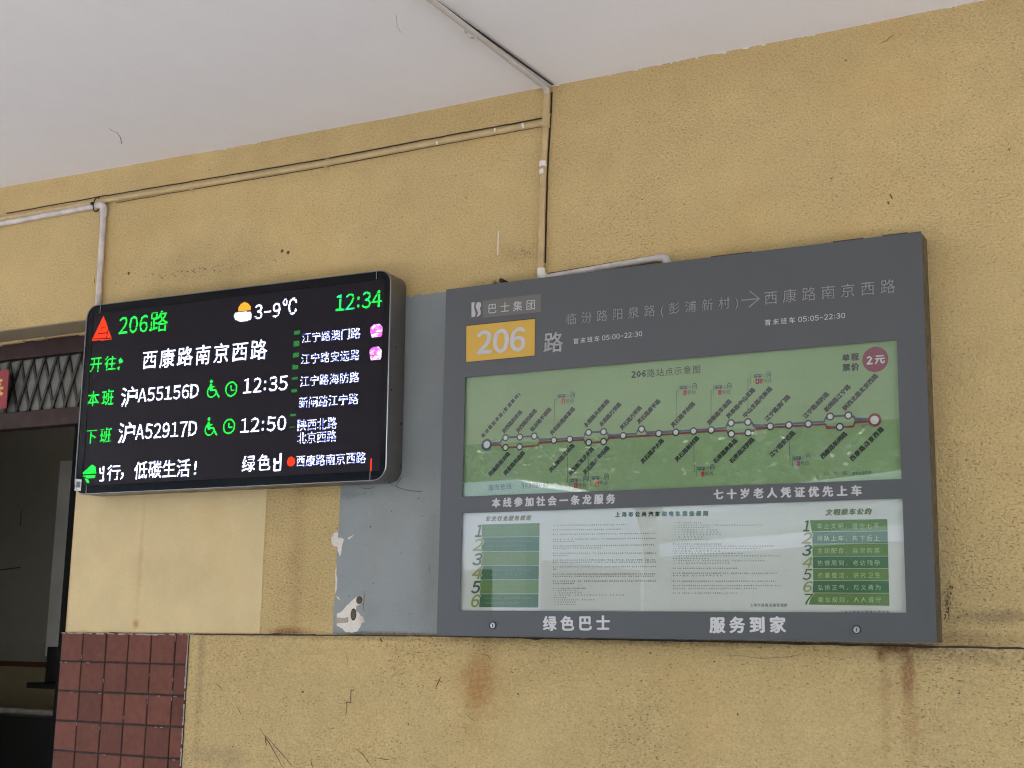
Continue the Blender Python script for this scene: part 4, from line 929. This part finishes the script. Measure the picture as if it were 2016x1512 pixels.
g = MB(); led_poly(g, [(234, 708), (240, 707), (242, 712), (235, 716)]); led_poly(g, [(231, 724), (236, 721), (234, 729)]); led_bar(g, (238, 704), (236, 712), .004); g.build('led_lettering', E_g, scr_)
led_text('西康路南京西路', (280, 727.5), (524.5, 706.5), (280.5, 690.5), E_w, .012)
led_text('3-9', (500.5, 629), (552, 624), (500.8, 600.5), E_w, .018); led_text('℃', (556, 621.5), (583.5, 618.5), (556.3, 588.5), E_w, .012)
led_text('12:34', (660, 613), (750.5, 604), (661, 580.5), E_gt, .014)
led_text('本班', (171, 801.5), (222.8, 796.5), (172, 771.5), E_g, .012)
led_text('沪', (237, 801.5), (269, 798.5), (238.6, 763.5), E_w, .014); led_text('A55156D', (271.5, 792), (391, 782.5), (273, 765), E_w, .016)
led_text('12:35', (478, 775), (566, 768), (478.8, 746), E_w, .016)
led_text('下班', (167.8, 875.5), (217.9, 870.5), (168.8, 846.5), E_g, .012)
led_text('沪', (231, 874.5), (264, 871.5), (232.6, 833), E_w, .014); led_text('A52917D', (266.5, 865.5), (387.5, 858), (268, 836), E_w, .016)
led_text('12:50', (472.5, 853), (563, 847), (473.2, 824.5), E_w, .016)
led_text('行', (210, 946.5), (235, 945), (210.6, 915.5), E_w, .012); led_text('，', (237, 944), (242.5, 943.6), (237.2, 930), E_w, .014)
led_text('低碳生活', (263, 943.5), (373, 938), (263.8, 909.5), E_w, .012); led_text('!', (381.5, 934.5), (386, 934.3), (381.8, 908), E_w, .014)
g = MB()
for a, b in (((204, 918), (203, 946)), ((203.5, 946), (196, 946.5)), ((204, 931), (197, 932)), ((197, 921), (197, 931))): led_bar(g, a, b, .006)
g.build('led_lettering', E_w, scr_)
led_text('绿色', (475.5, 930), (532, 926), (476, 898), E_w, .012)
g = MB()
for a, b in (((552.5, 893), (552, 925)), ((541, 902), (540.5, 911)), ((540, 911), (552, 910)), ((540, 914.5), (539.5, 925.5)), ((539.5, 926), (552, 925))): led_bar(g, a, b, .006)
g.build('led_lettering', E_w, scr_)
for t_, BL, BR, TL in (('江宁路澳门路', (594, 675.5), (709, 665.8), (594.5, 654.6)), ('江宁路安远路', (592.3, 717.5), (707.8, 708.5), (593, 697)), ('江宁路海防路', (590.4, 761.5), (706.6, 753), (591, 740.5)), ('新闸路江宁路', (588, 804), (705, 796), (588.6, 782)),
                        ('陕西北路', (585.6, 849), (662.5, 844), (586.2, 826)), ('北京西路', (584.6, 874), (661.8, 869.4), (585.2, 851.6)), ('西康路南京西路', (582.8, 919.2), (720, 912), (583.6, 896.8))):
    led_text(t_, BL, BR, TL, E_ws, .006)
g = MB()
for y, h in ((654.8, 8), (676, 10.5), (699, 8), (722.6, 8), (745, 4), (769.8, 6), (817, 4), (841, 2.5)):
    g = MB(); x = 584.6-(y-654.8)*.046; led_poly(g, [(x-5.8, y+h/2+.4), (x+5.8, y+h/2-.5), (x+5.8, y-h/2-.5), (x-5.8, y-h/2+.4)]); g.build('line_segment', E_dg, scr_)
for c in ((741, 651), (739.4, 695.4)):
    g = MB(); led_poly(g, [(c[0]-9, c[1]+13), (c[0]+9, c[1]+12), (c[0]+11, c[1]+6), (c[0]+11, c[1]-7), (c[0]+6, c[1]-13), (c[0]-5, c[1]-12), (c[0]-11, c[1]-6), (c[0]-11, c[1]+8)]); o = g.build('bus_icon', E_m, scr_)
    g = MB(); a, b = P(c[0]-11, c[1]+4.5, YE-.0004), P(c[0]+11, c[1]+3.5, YE-.0004); g.ribbon([(a.x, a.z), (b.x, b.z)], .0022, YE-.0004); g.build('icon_gap', E_r, o)
g = MB(); led_ring(g, (573, 909), .0, .0155); g.build('stop_dot', E_r, scr_)
g = MB(); led_bar(g, (730.6, 903), (730, 927), .0055); g.build('red_bar', E_r, scr_)
g = MB(); led_poly(g, [(181.5, 670), (219.5, 668), (203.8, 623)]); wt = g.build('warning_icon', E_r, scr_)
g = MB(); k = .0034
for pl in (((198, 646), (206, 645)), ((193, 657), (213, 655)), ((209, 668), (213, 648)), ((183, 667.5), (219, 666))): g.ribbon(xz(pl, YE-.0004), k, YE-.0004)
g.build('icon_gap', M_led, wt)
g = MB(); led_poly(g, [(469.6, 613.5), (493, 611), (493, 604), (487, 597), (481, 595), (474, 599), (469.5, 606)]); g.build('sun_icon', E_o, scr_)
g = MB(); led_poly(g, [(460, 622), (464, 616), (492, 613), (495, 620), (493, 629), (483, 633), (472, 633.5), (463, 629)]); g.build('cloud_icon', E_c, scr_)
def wheel(cx, cy):
    g = MB(); led_ring(g, (cx, cy+4), .0165, .021, 20, -4.2, .25); led_poly(g, [(cx-5, cy+2), (cx+1, cy+1), (cx+1, cy-10), (cx-4, cy-10)]); led_ring(g, (cx-1, cy-16), 0, .0062, 10)
    led_bar(g, (cx-3, cy+2), (cx+8, cy+1), .006); led_bar(g, (cx+7, cy+1), (cx+14, cy+15), .006); led_bar(g, (cx, cy-5), (cx+7, cy-6), .004); g.build('wheelchair_icon', E_g, scr_)
wheel(417, 767); wheel(412.5, 841.5)
for c in ((455.3, 766), (450.8, 839.5)):
    g = MB(); led_ring(g, c, .0205, .0255, 32); led_bar(g, (c[0]-.5, c[1]-7), (c[0], c[1]+3), .0045); led_bar(g, (c[0], c[1]+2.5), (c[0]+6.5, c[1]+2), .0045); g.build('clock_icon', E_g, scr_)
g = MB(); led_poly(g, [(160, 933.5), (189, 931.5), (187, 919), (181, 915)]); led_poly(g, [(161, 936.5), (187.5, 935), (186, 941.5), (172, 941)]); led_poly(g, [(167, 942), (173, 943), (176, 950), (171, 951)]); g.build('loudspeaker_icon', E_g, scr_)
# small white sticker low on the left of the bezel (code left out)
g = MB(); q = [P(*p, YS) for p in ((146.5, 966), (158.8, 966.5), (160.5, 944), (148.8, 942.5))]; g.prism([(p.x, p.z) for p in q], YS+.0002, YS+.0009); stk = g.build('sticker', M_white_l, scr_)
g = MB(); q = [P(*p, YS) for p in ((149.5, 959.5), (157.6, 960), (158.6, 948.5), (150.8, 947.6))]; g.prism([(p.x, p.z) for p in q], YS-.0001, YS+.0003); g.build('grey_square', mat('grey_print', (.12, .12, .12)), stk)
# stray wires under the screen
g = MB()
for pl in (((700, 948), (706, 956), (716, 962), (728, 962), (736, 958)), ((755, 945), (768, 952), (784, 960), (806, 966), (830, 968)), ((790, 940), (780, 955), (784, 960))):
    g.tube([P(a, b, -.004-.02*math.sin(i)**2) for i, (a, b) in enumerate(pl)], .0007, 5)
settag(g.build('stray_wires', M_black), 'thin dark loose wires hanging below the right corner of the led screen', 'wire')

# ------------------------------------------------------------------ doorway, lattice transom and the dim room
YD = .17
def wx(px, py, y): return P(px, py, y)
dz = lambda a, b, y: P(a, b, y).z
doorway = thing('doorway', 'dark red doorway frame with a diamond lattice transom left of the led screen', 'doorway')
zA = ZLIN-.004; zB = (P(0, 718, YD).z+P(150, 697, YD).z)/2; zC = (P(0, 812.5, YD).z+P(150, 801, YD).z)/2; zD = (P(0, 845, YD).z+P(150, 835, YD).z)/2
g = MB(); g.box(XL+.05, XJ-.03, YD-.008, YD+.06, zB+.01, zA-.001); g.build('head_rail', M_dred, doorway, bevel=.003)
g = MB(); g.box(XL+.05, XJ-.03, YD, YD+.055, zD, zC); g.build('transom_rail', M_dred, doorway, bevel=.003)
g = MB(); g.box(XJ-.04, XJ-.002, YD-.02, YD+.07, 0, zA-.001); g.box(XL, XL+.04, YD-.02, YD+.07, 0, zA-.001); g.build('jamb_post', mat('black_post', (.012, .011, .012), .5), doorway)
g = MB(); a = P(135, 1000, YD).x; g.box(a, a+.16, YD+.001, YD+.045, 0, zD-.001); g.build('dark_gap', mat('gap_black', (.006, .006, .006), .9, spec=.05), doorway)  # black strip standing in for the shadowed gap beside the jamb
g = MB(); g.box(XL+.05, XJ-.045, YD+.0265, YD+.030, zC, zB+.01); g.build('transom_panel', M_trans, doorway)
# diamond slats, one by one
zt, zb = zB+.012, zC; Hh = zt-zb
x0 = P(25.5, 755, YD+.02).x; x1_ = P(143, 747, YD+.02).x; pitch = (x1_-x0)/5
lean = pitch/2*Hh/(Hh)  # each slat runs half a pitch either side of its crossing
for dirn, yy in ((1, YD+.018), (-1, YD+.022)):
    g = MB(); w2_ = .0062; s = pitch*.5*1.1
    a, b = (-s*dirn, zb), (s*dirn, zt)
    g.prism([(a[0]-w2_, a[1]), (a[0]+w2_, a[1]), (b[0]+w2_, b[1]), (b[0]-w2_, b[1])], 0, .004)
    base = None
    for i in range(-9, 7):
        xx = x0+i*pitch
        if xx-s < XL+.05 or xx-s > XJ-.06: continue
        if base is None: base = o = g.build('slat', M_lattice, doorway)
        else: o = base.copy(); COL.objects.link(o); o.parent = doorway
        o.location = (xx, yy, 0)
# red paper on the rails
q = [P(*p, YD-.012) for p in ((-70, 815), (12.5, 803.5), (18, 727), (-66, 738))]
g = MB(); g.prism([(p.x, p.z) for p in q], YD-.0125, YD-.0115); cp = g.build('couplet_paper', M_redpaper)
settag(cp, 'red paper with gold brush writing at the left end of the lattice transom', 'paper decoration')
g = MB(); put_text(g, '泰', (-52, 799), (6, 792), (-50, 748), YD-.0132, 0, .03); g.build('gold_character', M_goldp, cp)
# room behind
YB = 1.9
room = thing('waiting_room', 'dim room with bare grey walls seen through the doorway', 'room')
g = MB(); g.box(XL-1.5, XJ+.6, YB, YB+.1, 0, 3.4); g.build('back_wall', M_room, room)
g = MB(); g.box(XL-1.6, XL-1.5, .25, YB, 0, 3.4); g.box(XJ+.6, XJ+.7, .25, YB, 0, 3.4); g.build('side_wall', M_room, room)
g = MB(); g.box(XL-1.6, XJ+.7, .25, YB+.1, 3.36, 3.5); g.build('room_ceiling', M_room, room)
g = MB(); a, b = P(119, 908, YB-.12), P(88, 1292, YB-.12); c = P(175, 905, YB-.12)
g.box((a.x+b.x)/2, c.x, YB-.12, YB, b.z, a.z); g.build('pilaster', mat('pale_room_plaster', (.80, .78, .74), .7, var=.1, vscale=6), room)
za, zb_ = P(40, 1302, YB).z, P(40, 1312, YB).z
g = MB(); g.box(XL-1.5, P(90, 1300, YB-.02).x, YB-.02, YB, zb_, za); g.build('dado_rail', mat('brown_red_rail', (.13, .045, .03), .6), room)
g = MB(); g.box(XL-1.5, XJ+.6, YB-.006, YB, 0, zb_); g.build('dado', M_roomlow, room)
q = P(50, 1402, YB-.35); g = MB(); g.tube([(XL-1.4, YB-.35, q.z), (XJ+.5, YB-.35, q.z)], .016, 12); settag(g.build('white_rail', M_pvc, smooth=True), 'white horizontal rail low inside the dim room behind the tiled pier', 'rail')
q0 = P(40, 1411, YB-.5); g = MB(); g.box(XL-1.4, XJ+.55, YB-.5, YB-.1, .75, q0.z); g.build('black_counter', mat('black_counter_top', (.015, .014, .014), .5))
settag(bpy.data.objects['black_counter'], 'black counter below the white rail in the dim room', 'counter')
g = MB(); a, b = P(93, 1273, YB-.5), P(117, 1345, YB-.5); g.box(a.x, b.x+.02, YB-.5, YB-.35, b.z, a.z)
a, b = P(52, 1343, YB-.55), P(125, 1358, YB-.55); g.box(a.x, b.x, YB-.55, YB-.3, b.z, a.z)
settag(g.build('black_bracket', M_black, bevel=.004), 'black upright box on a flat black shelf just left of the tiled pier', 'bracket')
g = MB()
for pl in (((42, 1005), (40, 1035)), ((0, 1122), (40, 1117))):
    g.ribbon(xz(pl, YB-.0012), .006, YB-.0012)
g.build('wall_scratch', M_crack, room)

# ------------------------------------------------------------------ the street side (seen in the glass)
M_bw = mat('white_bus_paint', (.85, .87, .86), .35, coat=.4); M_bg = mat('green_bus_paint', (.09, .16, .09), .35, coat=.4); M_bwin = mat('bus_window', (.02, .025, .028), .08); M_tyre = mat('tyre', (.02, .02, .02), .8)
def bus(label, mid, ang, L_, m_side, m_roof, H=3.15, group=None):
    o = thing('parked_bus', label, 'bus', group=group); o.location = mid; o.rotation_euler = (0, 0, ang)
    W_ = 2.5; prof = [(-W_/2, .35), (-W_/2, 2.65), (-W_/2+.05, 2.9), (-W_/2+.25, H-.03), (0, H), (W_/2-.25, H-.03), (W_/2-.05, 2.9), (W_/2, 2.65), (W_/2, .35)]
    secs = [(-L_/2, .93, .98), (-L_/2+.12, 1, 1), (L_/2-.3, 1, 1), (L_/2-.05, .95, .97), (L_/2, .86, .93)]
    g = MB(); n = len(prof); v = []
    for x, a, b in secs: v += [(x, p*a, .35+(q-.35)*b) for p, q in prof]
    g.add(v, [(i*n+j, (i+1)*n+j, (i+1)*n+j+1, i*n+j+1) for i in range(len(secs)-1) for j in (0, n-2)]+[(i*n+n-1, (i+1)*n+n-1, (i+1)*n, i*n) for i in range(len(secs)-1)]+[tuple(range(n)), tuple((len(secs)-1)*n+j for j in range(n-1, -1, -1))], 0)
    g.add(v, [(i*n+j, (i+1)*n+j, (i+1)*n+j+1, i*n+j+1) for i in range(len(secs)-1) for j in range(1, n-2)], 1)
    g.build('body', [m_side, m_roof], o, smooth=True)
    nw = int(L_/1.35)
    wv = None
    for s in (-1, 1):
        wv = None
        for k in range(nw):
            if wv is None:
                g = MB(); g.box(-.58, .58, s*1.245, s*1.262, 1.35, 2.35) if s > 0 else g.box(-.58, .58, -1.262, -1.245, 1.35, 2.35); wv = q = g.build('window', M_bwin, o)
            else: q = wv.copy(); COL.objects.link(q); q.parent = o
            q.location = (-L_/2+1.0+k*(L_-2.0)/max(1, nw-1), 0, 0)
    for s in (-1, 1):
        g = MB(); g.box(-L_/2+.25, L_/2-.4, min(s*1.25, s*1.266), max(s*1.25, s*1.266), 2.50, 2.63); g.build('cornice_panel', M_bw, o)
    g = MB(); g.box(L_/2-.02, L_/2+.015, -1.0, 1.0, 1.2, 2.45); g.build('windscreen', M_bwin, o, bevel=.01)
    for x in (-L_/2+2.0, L_/2-2.2):
        for s in (-1, 1):
            g = MB(); g.tube([(x, s*1.27, .48), (x, s*.98, .48)], .48, 24); q = g.build('wheel', M_tyre, o, smooth=False)
            g = MB(); g.tube([(x, s*1.285, .48), (x, s*1.26, .48)], .26, 16); g.build('rim', M_steel, q)
    return o
bus('green bus with a white cornice parked askew at the kerb, mirrored in the board glass', (-1.0, -8.6, 0), RAD(28), 9.0, M_bg, M_bg)
bus('plain white bus standing farther along the kerb, mirrored in the board glass', (-11.0, -10.4, 0), RAD(6), 9.5, M_bw, M_bw, 3.3)
# street trees
M_bark = mat('bark', (.09, .07, .05), .9, var=.2); M_leaf = mat('leaf', (.06, .11, .03), .6, var=.45, vscale=3)
def tree(x, y, h, r, seed, label):
    o = thing('street_tree', label, 'tree', group='street trees across the road'); o.location = (x, y, 0); R_ = random.Random(seed)
    g = MB(); g.tube([(0, 0, 0), (.05, .02, h*.25), (.0, .1, h*.5), (.1, 0, h*.8)], [.2, .16, .12, .04], 10)
    for k in range(6):
        a = k*1.05+R_.random(); g.tube([(0, .05, h*(.28+.05*k)), (math.cos(a)*r*.35, math.sin(a)*r*.35, h*(.4+.05*k)), (math.cos(a)*r*.7, math.sin(a)*r*.7, h*(.5+.06*k))], [.09, .06, .02], 7)
    g.build('trunk', M_bark, o, smooth=True)
    N = 5200; cl = [(R_.gauss(0, r*.45), R_.gauss(0, r*.45), h*.62+R_.gauss(0, h*.17)) for _ in range(34)]
    v = []; f = []
    for i in range(N):
        c = R_.choice(cl); p = Vector((c[0]+R_.gauss(0, r*.17), c[1]+R_.gauss(0, r*.17), c[2]+R_.gauss(0, r*.15)))
        a = Vector((R_.uniform(-1, 1), R_.uniform(-1, 1), R_.uniform(-.6, .6))).normalized()*R_.uniform(.09, .17); b = a.cross(Vector((R_.uniform(-1, 1), R_.uniform(-1, 1), 1))).normalized()*a.length*.6
        k = len(v); v += [tuple(p-a), tuple(p+b), tuple(p+a), tuple(p-b)]; f.append((k, k+1, k+2, k+3))
    g = MB(); g.add(v, f); q = g.build('crown', M_leaf, o)
for i, (x, y, h, r) in enumerate(((-24, -23, 9, 3.6), (-17.5, -22, 8.2, 3.4), (-12, -23.5, 9.4, 3.6), (-6.5, -22.3, 8.6, 3.3), (-1.5, -23, 9, 3.4), (4.5, -22.6, 8.4, 3.4), (10.5, -23, 9, 3.5))):
    tree(x, y, h, r, 10+i, ('first', 'second', 'third', 'fourth', 'fifth', 'sixth', 'last')[i]+' street tree from the left in the row across the road')
# building across the road
g = MB(); g.box(-40, 30, -34, -28, 0, 9); fb = g.build('facing_building', mat('facade', (.30, .28, .25), .8, var=.1)); settag(fb, 'plain beige building across the road behind the street trees', 'building')
g = None
